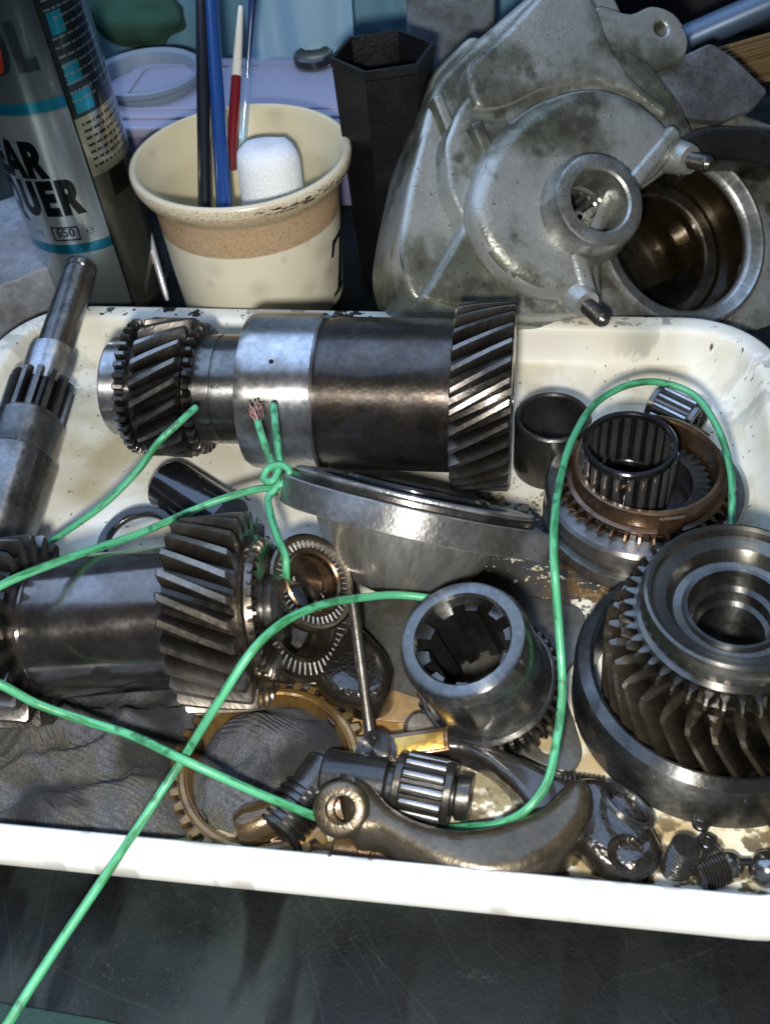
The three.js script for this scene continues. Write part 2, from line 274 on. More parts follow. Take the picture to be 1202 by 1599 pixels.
// ---------------------------------------------------------------- the enamel tray
const TR = { x0: -27.2, x1: 11.1, z0: -42.35, z1: -12.65, r: 4.2 };
const tTray = texture(1280, 1000, (u, v) => {
  const x = -28 + u * 40, z = -43.5 + v * 31.5;
  const n = (f, s, o = 4) => { let q = 0, a = 1, t = 0; for (let k = 0; k < o; k++) { q += a * vnoise3(x * f * (1 << k), s + k * 7, z * f * (1 << k)); t += a; a *= 0.55; } return q / t; };
  let k = mix3([0.92, 0.91, 0.865], [0.89, 0.87, 0.79], sstep(0.35, 0.65, n(0.25, 1)));
  const onFloor = Math.min(x - TR.x0, TR.x1 - x, z - TR.z0, TR.z1 - z) > 1.7 ? 1 : 0;
  const lipd = TR.z1 - z;
  const near = (c, r) => Math.exp(-((x - c[0]) ** 2 + (z - c[2]) ** 2) / (r * r));
  k = mix3(k, [0.78, 0.74, 0.62], 0.7 * sstep(0.45, 0.68, n(0.35, 9)) * (0.4 + 0.6 * onFloor));                         // thin oil film
  k = mix3(k, [0.60, 0.50, 0.32], clamp(sstep(0.42, 0.62, n(0.8, 21)) * onFloor * (z > -21 ? 0.75 : 0.12)));      // dirtier towards the front
  const wet = clamp(near([0.19,0.4,-27.93], 3.6) + near([-1.63,0.4,-27.45], 2.6));
  k = mix3(k, [0.23, 0.225, 0.21], sstep(0.49, 0.53, n(6.5, 31, 3) * 0.5 + n(1.3, 35, 2) * 0.25 + wet * 0.25) * clamp(wet * 2.2));                          // etched speckle
  k = mix3(k, [0.42, 0.30, 0.15], 0.8 * clamp(near([2.66,0.4,-27.25], 1.9) * 1.5) * sstep(0.35, 0.6, n(2.2, 41)));
  k = mix3(k, [0.50, 0.34, 0.14], 0.85 * clamp(near([-4.11,0.4,-21.14], 2.6) * 1.6) * sstep(0.3, 0.5, n(1.4, 47)));
  k = mix3(k, [0.52, 0.42, 0.2], 0.5 * clamp(near([-19.98,0.4,-33.33], 1.4) + near([-20.2,0.4,-31.16], 1.1) + near([-19.3,0.4,-34.72], 1.2)));
  k = mix3(k, [0.5, 0.46, 0.34], 0.9 * clamp(near([-0.91,0.4,-17.73], 2.4) * 1.5) * sstep(0.3, 0.5, n(3.5, 49)));
  const front = sstep(-18.5, -16.2, z) * onFloor;
  k = mix3(k, [0.22, 0.17, 0.09], front * sstep(0.46, 0.6, n(2.6, 51)) * 0.8);
  const sm = 0.7 * near([4.98,1.5,-40.84], 1.1) + near([10.41,1,-37.89], 1.6) + near([-26.01,1.6,-39.43], 2) * 0.6 + near([-23.57,0.4,-38.93], 1.6) * 0.5;
  k = mix3(k, [0.33, 0.34, 0.33], 0.45 * clamp(sm) * sstep(0.48, 0.62, n(1.7, 61)));
  k = mix3(k, [0.12, 0.12, 0.11], 0.8 * sstep(0.85, 0.88, n(5.0, 71, 2)) * (lipd < 1.2 ? 0.2 : 1));                                                               // specks of swarf
  const edge = z - TR.z0, chip = n(1.5, 81, 5);                                                                                              // chipped back rim
  const where = sstep(-24, -23, x) * sstep(-15.8, -17, x) + 0.45 * sstep(-12, -11, x) * sstep(-5, -7, x) + 0.2;
  k = mix3(k, [0.07, 0.07, 0.075], sstep(0.60, 0.56, chip + 0.0) > 0 ? 0 : clamp((edge < 0.9 && edge > 0.05 ? 1 : 0) * where * 1.5 * sstep(0.54, 0.57, chip)));
  const lip = TR.z1 - z; if (lip < 1.2) { k = mix3([0.93, 0.925, 0.91], k, 0.16); k = mix3(k, [0.62, 0.61, 0.58], 0.5 * sstep(0.6, 0.75, n(1.1, 93)));
    const rr = Math.hypot(x - [-2.12,3,-13.02][0], z - [-2.12,3,-13.02][2]); k = mix3(k, [0.5, 0.5, 0.5], 0.7 * Math.exp(-(((rr - 0.22) / 0.05) ** 2)));
    if (n(1.6, 97, 2) > 0.93) k = [0.3, 0.29, 0.28]; }
  return k;
}, { srgb: true });
tTray.wrapS = tTray.wrapT = THREE.ClampToEdgeWrapping;
{
  const loop = (d, y) => {
    const pts = [], r = Math.max(0.6, TR.r - d), cx = [TR.x1 - TR.r, TR.x0 + TR.r], cz = [TR.z1 - TR.r, TR.z0 + TR.r];
    const corners = [[cx[0], cz[0], 0], [cx[1], cz[0], 1], [cx[1], cz[1], 2], [cx[0], cz[1], 3]];
    for (const [x, z, q] of corners) for (let k = 0; k <= 14; k++) { const a = (q + k / 14) * Math.PI / 2; pts.push([x + r * Math.cos(a), y, z + r * Math.sin(a)]); }
    return pts;
  };
  const prof = [[3.6, 0.05], [2.4, 0.25], [1.6, 0.95], [1.16, 2.0], [1.02, 2.72], [0.24, 2.76], [0.16, 2.3], [0.02, 2.25], [0, 2.35], [0.02, 2.8], [0.1, 2.95], [0.25, 3.0], [0.85, 3.0], [1.03, 2.95], [1.15, 2.8], [1.22, 2.5], [1.34, 2.0], [1.52, 1.55], [1.78, 1.15], [2.1, 0.85], [2.5, 0.63], [3.0, 0.48], [3.6, 0.42], [4.3, 0.4]];
  const loops = prof.map(p => loop(...p)), n = loops[0].length, pos = [];
  for (let k = 0; k + 1 < loops.length; k++) for (let i = 0; i < n; i++) { const j = (i + 1) % n, a = loops[k][i], b = loops[k][j], c = loops[k + 1][j], d = loops[k + 1][i]; pos.push(...a, ...c, ...b, ...a, ...d, ...c); }
  for (const [L, y, s] of [[loops[loops.length - 1], 0.4, 1], [loops[0], 0.05, -1]]) for (let i = 0; i < n; i++) { const j = (i + 1) % n, m = [(TR.x0 + TR.x1) / 2, y, (TR.z0 + TR.z1) / 2]; s > 0 ? pos.push(...L[i], ...m, ...L[j]) : pos.push(...L[j], ...m, ...L[i]); }
  let g = new THREE.BufferGeometry(); g.setAttribute('position', new THREE.Float32BufferAttribute(pos, 3));
  const uv = []; for (let i = 0; i < pos.length; i += 3) uv.push((pos[i] + 28) / 40, (pos[i + 2] + 43.5) / 31.5);
  g.setAttribute('uv', new THREE.Float32BufferAttribute(uv, 2)); g = crease(g, 1.0);
  single('enamel_tray', 'white enamel tray with chipped rim, stained with oil, holding the gearbox parts', 'tray', g,
    new THREE.MeshPhysicalMaterial({ map: tTray, roughness: 0.55, clearcoat: 0.08, clearcoatRoughness: 0.25, side: THREE.DoubleSide }));
}

// ---------------------------------------------------------------- shafts
{ // the long shaft across the back of the tray; local y runs to the right
  const t = thing('gear_shaft', 'long steel gear shaft across the back of the tray, wide barrel between two helical gears', 'gear shaft', [-20, 4.42, -34.1]);
  aim(t, [1, 0, 0]);
  mesh('end_collar', lathe([[1.2, 1.28], [1.3, 1.23], [2.08, 1.23], [2.2, 1.36], [2.2, 2.3], [1.2, 2.3], [1.2, 1.28]]), M.bright, t);
  mesh('dog_teeth', gear({ rr: 2.72, rt: 3.02, n: 38, y0: 2.26, y1: 2.72, bore: 1.2, tip: 0.3, root: 0.3, ch: 0.06, seg: 1 }), M.mid, t);
  mesh('groove', disc(2.45, 2.65, 3.0), M.black, t);
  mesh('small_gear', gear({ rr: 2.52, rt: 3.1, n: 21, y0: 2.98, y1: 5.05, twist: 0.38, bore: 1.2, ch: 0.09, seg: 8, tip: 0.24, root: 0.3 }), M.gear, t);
  mesh('dog_teeth', gear({ rr: 2.55, rt: 2.92, n: 32, y0: 5.22, y1: 5.6, bore: 1.2, tip: 0.3, root: 0.3, ch: 0.08, seg: 1 }), M.dark, t);
  mesh('neck', lathe([[1, 5.1], [2.38, 5.1], [2.42, 5.2], [2.42, 6.3], [2.36, 6.34], [2.36, 6.4], [2.42, 6.44], [2.42, 7.5], [1, 7.5]]), M.mid, t);
  const s = mesh('polished_sleeve', lathe([[2.3, 7.6], [3.1, 7.6], [3.3, 7.68], [3.42, 7.9], [3.44, 8.2], [3.44, 10.85], [3.36, 10.95], [2.3, 10.95]], 96), M.bright, t);
  const h = mesh('oil_hole', new THREE.CylinderGeometry(0.1, 0.1, 0.06, 20).toNonIndexed(), new THREE.MeshStandardMaterial({ color: C(0.004, 0.004, 0.004), roughness: 0.9 }), s);
  const oh = new THREE.Vector3(0, 9.0, 0), ha = 0.0; // turned towards the viewer below
  { const a = 2.62; h.position.set(3.43 * Math.cos(a) * CM, 9.25 * CM, 3.43 * Math.sin(a) * CM); h.quaternion.setFromUnitVectors(Y, new THREE.Vector3(Math.cos(a), 0, Math.sin(a))); }
  mesh('barrel', lathe([[2.3, 10.95], [3.2, 10.95], [3.24, 11.3], [3.3, 11.45], [3.3, 16.62], [2.3, 16.62]], 96), M.barrel, t);
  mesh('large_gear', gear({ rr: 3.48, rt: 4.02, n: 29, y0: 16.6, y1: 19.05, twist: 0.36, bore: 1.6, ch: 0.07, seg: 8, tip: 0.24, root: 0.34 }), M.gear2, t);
}
{ // splined shaft leaning over the left rim
  const a = [-23.6, 4.6, -43.35], b = [-22.38,2.15,-26.23];
  const t = thing('splined_shaft', 'long slim splined steel shaft leaning over the left back corner of the tray', 'shaft', a); aim(t, dirTo(a, b), 0.3);
  mesh('shaft_end', lathe([[0, 0], [0.62, 0], [0.78, 0.12], [0.8, 0.5], [0.74, 0.55], [0.74, 0.7], [0.82, 0.75], [0.88, 6.9], [0, 6.9]], 48), M.mid, t);
  mesh('collar', lathe([[0.6, 6.2], [1.04, 6.2], [1.14, 6.32], [1.14, 8.6], [0.6, 8.6]], 48), M.bright, t);
  mesh('splines', gear({ rr: 1.12, rt: 1.52, n: 14, y0: 8.2, y1: 10.9, bore: 0.5, tip: 0.34, root: 0.3, ch: 0.16, seg: 2 }), M.mid, t);
  mesh('shaft_body', lathe([[0.5, 10.6], [1.45, 10.6], [1.58, 10.8], [1.6, 12.8], [1.65, 12.9], [1.74, 13.0], [1.72, 18.5], [1.6, 18.7], [0, 18.7]], 64), M.mid, t);
}
{ // the cluster shaft at lower left; local y runs to the right
  const a = [-18.03,3.95,-20.66], b = [-9.73,4.9,-21.49];
  const t = thing('cluster_shaft', 'dark oily gear shaft at the left with a drilled barrel and coarse helical gears', 'gear shaft', a); aim(t, dirTo(a, b));
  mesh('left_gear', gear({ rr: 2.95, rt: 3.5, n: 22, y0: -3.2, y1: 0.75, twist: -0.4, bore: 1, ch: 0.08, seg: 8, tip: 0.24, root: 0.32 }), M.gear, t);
  const br = mesh('barrel', lathe([[1, 0.6], [2.3, 0.6], [2.36, 0.9], [2.3, 1.0], [2.52, 1.1], [2.55, 1.25], [2.55, 6.6], [1, 6.6]], 96), M.barrelOil, t);
  const h = mesh('drilled_hole', lathe([[0, 0.045], [0.26, 0.045], [0.3, 0.06], [0.36, 0.05], [0.38, -0.1], [0, -0.1]], 32), M.hole, br);
  { const q = 1.6; h.position.set(2.53 * Math.cos(q) * CM, 3.7 * CM, 2.53 * Math.sin(q) * CM); h.quaternion.setFromUnitVectors(Y, new THREE.Vector3(Math.cos(q), 0, Math.sin(q))); }
  mesh('large_gear', gear({ rr: 2.84, rt: 3.5, n: 26, y0: 6.35, y1: 8.85, twist: -0.36, bore: 1.5, ch: 0.08, seg: 8, tip: 0.27, root: 0.27 }), M.gearBrown, t);
  mesh('hub_ring', lathe([[1.5, 8.8], [2.6, 8.8], [2.63, 9.0], [2.45, 9.06], [2.4, 9.3], [1.5, 9.3]], 72), M.dullBrown, t);
  mesh('shaft_stub', disc(1.2, 8.6, 9.8, 0.2), M.dark, t);
  mesh('dog_teeth', gear({ rr: 2.15, rt: 2.5, n: 36, y0: 9.1, y1: 9.4, bore: 1.5, tip: 0.2, root: 0.3, ch: 0.1, seg: 1 }), M.dullBrown, t);
}
// ---------------------------------------------------------------- bearings and washers at the shaft's end
function thrustBearing(name, label, pos, dir, ro, ri, n) {
  const t = thing(name, label, 'bearing', pos); aim(t, dir);
  mesh('cage', lathe([[ri, 0.02], [ri, 0.24], [ri + 0.08, 0.3], [ri + 0.2, 0.26], [ro - 0.25, 0.26], [ro - 0.1, 0.34], [ro, 0.28], [ro, 0.02], [ri, 0.02]]), M.dullBrown, t);
  const gs = []; for (let i = 0; i < n; i++) { const g = new THREE.CylinderGeometry(0.045, 0.045, ro - ri - 0.5, 6); g.rotateZ(Math.PI / 2); g.translate((ro + ri) / 2 - 0.02, 0.27, 0); g.rotateY(i / n * Math.PI * 2); gs.push(g.toNonIndexed()); }
  const m = mesh('needles', mergeGeometries(gs), M.bright, t); m.userData.kind = 'stuff';
  return t;
}
thrustBearing('needle_thrust_bearing', 'brown needle thrust bearing tilted against the big gear, lower of the two rings', [-8.17,3.3,-22.31], [0.743,0.635,0.211], 2.25, 1.3, 46);
{ const t = thrustBearing('thrust_washer_bearing', 'bronze coloured needle bearing ring the green wire drops into', [-7.84,4.5,-23.17], [0.697,0.695,0.178], 1.85, 1.08, 44);
  mesh('inner_race', lathe([[1.08, -0.5], [1.2, -0.5], [1.22, 0.3], [1.15, 0.36], [1.08, 0.3], [1.08, -0.5]]), M.bronze, t); }
single('race_ring', 'plain steel ring between the gear face and the bearings', 'ring', ring(2.45, 1.5, 0, 0.5, 0.1), M.dullBrown, [-8.81,3.9,-22.09]);
aim(scene.getObjectByName('race_ring'), [0.847,0.478,0.232]);

single('dark_pin', 'short black polished steel pin lying between the long shaft and the cluster gear', 'pin', lathe([[0, 0], [0.5, 0], [1.0, 0.1], [1.17, 0.35], [1.2, 0.7], [1.2, 4.2], [0, 4.2]], 56), M.blackShine, [-16.27,1.6,-30.94]);
aim(scene.getObjectByName('dark_pin'), dirTo([-16.27,1.6,-30.94], [-13.37,1.55,-29.03]));
single('snap_ring', 'thin black snap ring standing half hidden behind the cluster shaft', 'ring', slab([...Array.from({ length: 40 }, (_, i) => { const a = 0.15 + i / 39 * 5.9; return [2.0 * Math.cos(a), 2.0 * Math.sin(a)]; }), ...Array.from({ length: 40 }, (_, i) => { const a = 6.05 - i / 39 * 5.9; return [1.55 * Math.cos(a), 1.55 * Math.sin(a)]; })], 0, 0.4, 0.06), M.black, [-16.43,0.6,-27.59]);
{ const o = scene.getObjectByName('snap_ring'); aim(o, [0.1, 0.9, 0.4]); }

// ---------------------------------------------------------------- the cast bell with its flange
{
  const t = thing('cast_bell', 'grey cast aluminium bell with a wide flange, tipped over in the middle of the tray', 'housing', [-4.57,4.3,-27.2]); aim(t, [0.177,0.709,-0.683]);
  const fo = []; for (let i = 0; i < 140; i++) { const a = i / 140 * 2 * Math.PI, w = Math.atan2(Math.sin(a - 0.42), Math.cos(a - 0.42)); const r = 5.1 + 0.72 * Math.exp(-((w / 0.14) ** 2)) + 0.07 * (vnoise3(3 * Math.cos(a), 3 * Math.sin(a), 2) - 0.5); fo.push([r * Math.cos(a), r * Math.sin(a)]); }   // one corner of the flange runs out to a point
  mesh('flange', jitter(slab(fo, -0.6, 0.45, 0.07, [circle(0, 0, 3.45, 72)], 0.5), 0.02, 1.3), M.castFlange, t);
  mesh('flange_step', ring(4.75, 3.5, 0.44, 0.72, 0.06, 96), M.dark, t);
  mesh('machined_lip', ring(4.7, 3.6, 0.7, 0.86, 0.05, 96), M.castShiny, t);
  mesh('bell', lathe([[3.42, 0.4], [3.1, -1.3], [2.4, -2.3], [1.0, -2.9], [0, -2.9], [0, -3.2], [1.1, -3.2], [1.9, -2.95], [2.6, -2.4], [3.05, -1.8], [3.45, -1.1], [3.7, -0.55], [3.42, 0.4]], 96, 0.7), M.cast, t);
  mesh('seal_ring', ring(2.9, 2.3, 0.75, 1.05, 0.1, 72), M.black, t);
}
// ---------------------------------------------------------------- the upper right group
{ const t = thing('bush', 'plain dark steel bush standing beside the right end of the long shaft', 'bush', [0.8,0.4,-34.23]); mesh('bush_wall', ring(1.66, 1.4, 0, 3.0, 0.08), M.dark, t); }
{
  const p = [4.63,0.4,-30.96];
  const hub = thing('synchro_hub', 'grey grooved synchro hub standing behind the right-hand gear, topped by a bronze ring', 'synchro hub', p);
  mesh('hub_sleeve', lathe([[2.9, 0], [3.95, 0], [4.1, 0.12], [4.1, 0.75], [3.82, 0.82], [3.82, 1.3], [4.05, 1.38], [4.08, 2.1], [3.95, 2.25], [2.9, 2.25], [2.9, 0]], 96), M.turned, hub);
  mesh('hub_floor', disc(2.9, 0.2, 1.1), M.black, hub);
  const syn = thing('bronze_synchro_ring', 'small oily bronze synchro ring lying on the grey hub under the green wire', 'synchro ring', [p[0], p[1] + 2.27, p[2]]);
  mesh('ring_teeth', gear({ rr: 3.22, rt: 3.62, n: 40, y0: 0, y1: 0.45, bore: 2.75, tip: 0.16, root: 0.44, ch: 0.16, seg: 1 }), M.bronze, syn);
  mesh('ring_wall', lathe([[2.7, 0.3], [3.24, 0.3], [3.2, 0.45], [3.02, 0.5], [2.98, 1.25], [2.9, 1.3], [2.76, 1.3], [2.7, 1.2], [2.7, 0.3]], 96), M.bronze, syn);
  const lg = extrude([[-0.5, 0.45], [0.5, 0.45], [0.5, 1.2], [-0.5, 1.2]], 0.22, 0.05); lg.translate(0, 0, 2.95);
  for (const a of [0.25, 2.35, 4.45]) { const l = mesh('lug', crease(lg.clone()), M.bronze, syn); l.rotation.y = a; }
  mesh('inner_hub', gear({ rr: 2.5, rt: 2.69, n: 40, y0: -0.9, y1: 0.2, bore: 1.9, tip: 0.3, root: 0.3, ch: 0.08, seg: 1 }), M.dark, hub).position.y = 2.3 * CM;
}
function rollerCage(name, label, pos, dir, r, len, n, mat, group = 'needle roller cages in the tray') {
  const t = thing(name, label, 'roller bearing', pos, group); aim(t, dir);
  mesh('cage_ring', ring(r, r - 0.22, 0, 0.3, 0.05, 56), mat, t); mesh('cage_ring', ring(r, r - 0.22, len - 0.3, len, 0.05, 56), mat, t);
  const bar = new THREE.BoxGeometry(0.14, len - 0.5, 0.12).toNonIndexed(); bar.translate(r - 0.1, len / 2, 0);
  const rr = Math.min(0.16, r * Math.PI / n * 0.62), rol = crease(new THREE.CylinderGeometry(rr, rr, len - 0.66, 12)); rol.translate(r - 0.1, len / 2, 0);
  const bg = bar.clone().scale(CM, CM, CM), rg = rol.clone().scale(CM, CM, CM);
  for (let i = 0; i < n; i++) {
    for (const [nm, g, m, o] of [['cage_bar', bg, mat, 0], ['roller', rg, M.roller, 0.5]]) { const q = new THREE.Mesh(g, m); q.name = nm; q.castShadow = q.receiveShadow = true; q.rotation.y = (i + o) / n * Math.PI * 2; t.add(q); }
  }
  return t;
}
rollerCage('needle_roller_cage', 'black needle roller cage standing upright inside the bronze synchro ring', [3.83,2.3,-30.76], [-0.02, 1, 0.03], 1.85, 2.95, 22, M.blackShine);
rollerCage('needle_roller_cage', 'small bright roller cage lying on its side by the right back corner of the tray', [5.5,1.4,-37.63], dirTo([5.5,1.4,-37.63], [7.68,1.4,-36.05]), 1.0, 2.3, 12, M.mid);
// ---------------------------------------------------------------- the big gear in its ring at the right
{
  const p = [6.79,0.4,-21.99];
  const rg = thing('bearing_ring', 'large thick dark steel ring on the tray floor around the right-hand gear', 'ring', p);
  mesh('ring_body', lathe([[4.25, 0], [4.8, 0], [4.97, 0.15], [4.97, 2.0], [4.84, 2.25], [4.46, 2.42], [4.3, 2.3], [4.25, 0]], 120), M.darkRing, rg);
  const g = thing('helical_gear', 'big oily helical gear with pointed dog teeth standing inside the large ring at the right', 'gear', [p[0] + 0.2, p[1], p[2] + 0.1]); aim(g, [-0.05, 1, 0.03]);
  mesh('base_disc', ring(3.5, 1.5, 0, 1.0, 0.1), M.dark, g);
  mesh('gear_teeth', gear({ rr: 3.3, rt: 4.1, n: 30, y0: 0.9, y1: 4.4, twist: 0.38, bore: 1.5, ch: 0.16, seg: 8, tip: 0.2, root: 0.34 }), M.gearDark, g);
  mesh('dog_teeth', gear({ rr: 3.2, rt: 3.66, n: 42, y0: 5.1, y1: 5.7, bore: 1.5, tip: 0.16, root: 0.34, ch: 0.16, seg: 1 }), M.gear, g);
  mesh('oil_groove', ring(3.05, 2, 4.6, 5.2, 0.05, 80), M.black, g);
  mesh('cone', lathe([[1.5, 5.0], [3.1, 5.0], [3.1, 5.7], [2.9, 5.8], [2.9, 5.9], [3.02, 6.0], [3.03, 6.45], [2.92, 6.72], [2.82, 6.76], [2.7, 6.7], [2.62, 6.45], [2.2, 6.3], [2.05, 6.12], [1.95, 5.9], [1.5, 5.85], [1.5, 5.0]], 108), M.turned2, g);
  mesh('bore_liner', lathe([[1.5, 6.0], [1.62, 6.02], [1.68, 5.9], [1.5, 5.7], [1.42, 5.3], [1.25, 5.2], [1.25, 4.7], [1.1, 4.6], [1.1, 1.0], [1.5, 1.0], [1.5, 6.0]], 80), M.darkRing, g);
}
{ // splined sleeve
  const a = [-0.97,0.95,-21.41], dir = [-0.222,0.954,0.204];
  const t = thing('splined_sleeve', 'smooth steel sleeve with internal splines and fine foot teeth, in front of the cast bell', 'sleeve', a); aim(t, dir, 0.4);
  mesh('foot_teeth', gear({ rr: 2.42, rt: 2.68, n: 42, y0: 0, y1: 1.15, bore: 1.75, tip: 0.3, root: 0.3, ch: 0.08, seg: 1 }), M.dark, t);
  mesh('collar', ring(2.5, 1.8, 1.15, 1.42, 0.08, 96), M.mid, t);
  mesh('sleeve_wall', lathe([[1.78, 1.35], [2.34, 1.35], [2.38, 1.5], [2.26, 1.7], [2.24, 4.4], [2.1, 4.74], [2.0, 4.78], [1.68, 4.78], [1.6, 4.66], [1.62, 4.1], [1.78, 4.0], [1.78, 1.35]], 108, 0.4), M.sleeve, t);
  const out = circle(0, 0, 1.76, 96), inn = []; const ns = 10; for (let i = 0; i < ns; i++) for (const [f, r] of [[0.03, 1.64], [0.25, 1.64], [0.48, 1.64], [0.53, 1.33], [0.75, 1.33], [0.98, 1.33]]) inn.push([r * Math.cos((i + f) / ns * 2 * Math.PI), r * Math.sin((i + f) / ns * 2 * Math.PI)]);
  const sg = extrude(out, 3.75, 0, [inn]); sg.rotateX(-Math.PI / 2); sg.translate(0, 0.4, 0);
  mesh('internal_splines', uvCyl(crease(sg, 0.3), 1.6), M.splines, t);
}
// ---------------------------------------------------------------- plates on the tray floor
single('cover_plate', 'flat grey steel plate with one bolt hole lying under the splined sleeve', 'plate',
  slab(smooth2([[-6.70,-25.55],[-4.40,-26.06],[-1.05,-26.48],[0.75,-26.28],[2.14,-25.89],[2.31,-24.03],[1.55,-22.49],[2.03,-20.31],[2.21,-19.29],[1.81,-18.62],[0.93,-18.79],[-0.68,-19.55],[-2.81,-20.16],[-4.46,-21.12],[-5.49,-22.49]], true, 4), 0.42, 0.62, 0.05, [smooth2([[0.63,-19.92],[1.12,-20.10],[1.49,-19.74],[1.41,-19.27],[0.92,-19.17],[0.64,-19.45]], true, 4)]), M.plate);
single('shim_plate', 'rust brown shim plate in front of the splined sleeve', 'plate', slab(smooth2([[-5.59,-20.15],[-5.08,-21.37],[-4.10,-21.20],[-2.86,-20.74],[-2.22,-20.11],[-2.77,-19.80],[-3.96,-20.02],[-4.91,-20.02]], true, 4), 0.64, 0.74, 0.03), M.rust);
// ---------------------------------------------------------------- rod, plug and small parts
{
  const a = [-6.18,4.1,-22.75], b = [-5.14,1.3,-18.59];
  const t = thing('steel_rod', 'thin straight steel rod leaning in front of the needle bearing', 'rod', b); aim(t, dirTo(b, a));
  const L = Math.hypot(...dirTo(b, a)); mesh('rod_body', lathe([[0, 0], [0.2, 0], [0.2, L - 0.05], [0.16, L], [0, L]], 28), M.rod, t);
}
{
  const t = thing('threaded_plug', 'round threaded steel plug at the foot of the thin rod', 'plug', [-4.56,0.75,-18.46]); aim(t, [-0.422,0.888,0.182]);
  const pr = [[0, 0], [0.6, 0]]; for (let k = 0; k < 7; k++) pr.push([0.72, 0.06 + k * 0.13], [0.63, 0.125 + k * 0.13]); pr.push([0.7, 1.0], [0.7, 1.1], [0.62, 1.2], [0.4, 1.2], [0.34, 1.1], [0, 1.1]);
  mesh('plug_body', lathe(pr, 48, 0.3), M.mid, t);
}
{
  const t = thing('selector_shaft', 'dark oily round-ended selector lug behind the thin rod', 'lug', [-5.59,1.3,-20.98]); aim(t, [0.851,0.246,0.464]);
  mesh('lug_end', lathe([[0, -0.8], [0.8, -0.8], [0.9, -0.6], [0.9, 0.2], [0.7, 0.6], [0.35, 0.85], [0, 0.9]], 48, 0.8), M.dullBrown, t);
  mesh('lug_arm', uvBox(crease(jitter(slab(smooth2([[-7.56,-20.98],[-7.20,-22.83],[-6.38,-23.36],[-5.50,-22.73],[-4.74,-21.42],[-4.75,-20.38],[-5.53,-19.88],[-6.76,-20.21]], true, 5), 0.45, 2.2, 0.5, [], 0.9, 5), 0.06, 1.5), 0.9)).translate(-[-5.59,1.3,-20.98][0], -[-5.59,1.3,-20.98][1], -[-5.59,1.3,-20.98][2]), M.oily, t).quaternion.copy(t.quaternion).invert();
}
single('steel_block', 'small black steel block seen through the tilted bearing rings', 'block', slab(smooth2([[-10.01,-26.51],[-7.67,-27.03],[-6.35,-24.45],[-6.47,-22.73],[-8.95,-22.53]], true, 4), 0.45, 1.7, 0.2), M.dull);
// brass ring on the rag
{
  const t = thing('brass_synchro_ring', 'large brass synchro ring with blunt teeth lying on the grey rag', 'synchro ring', [-8.68,0.75,-17.62]); aim(t, [0.02, 1, 0.02]);
  mesh('ring_teeth', gear({ rr: 3.26, rt: 3.56, n: 36, y0: 0, y1: 0.36, bore: 2.9, tip: 0.34, root: 0.36, ch: 0.05, seg: 1 }), M.brass, t);
  mesh('ring_cone', lathe([[2.66, -0.35], [2.85, -0.35], [3.22, 0.05], [3.22, 0.36], [3.14, 0.42], [3.0, 0.42], [2.92, 0.36], [2.66, -0.35]], 108), M.brassOil, t);
  const lg = uvBox(crease(extrude([[-0.2, -0.25], [0.2, -0.25], [0.2, 0.3], [-0.2, 0.3]], 0.12, 0.03))); lg.translate(0, 0, 2.72);
  for (let k = 0; k < 6; k++) { const l = mesh('lug', lg, M.bronze, t); l.rotation.y = k / 6 * Math.PI * 2 + 0.3; }
}
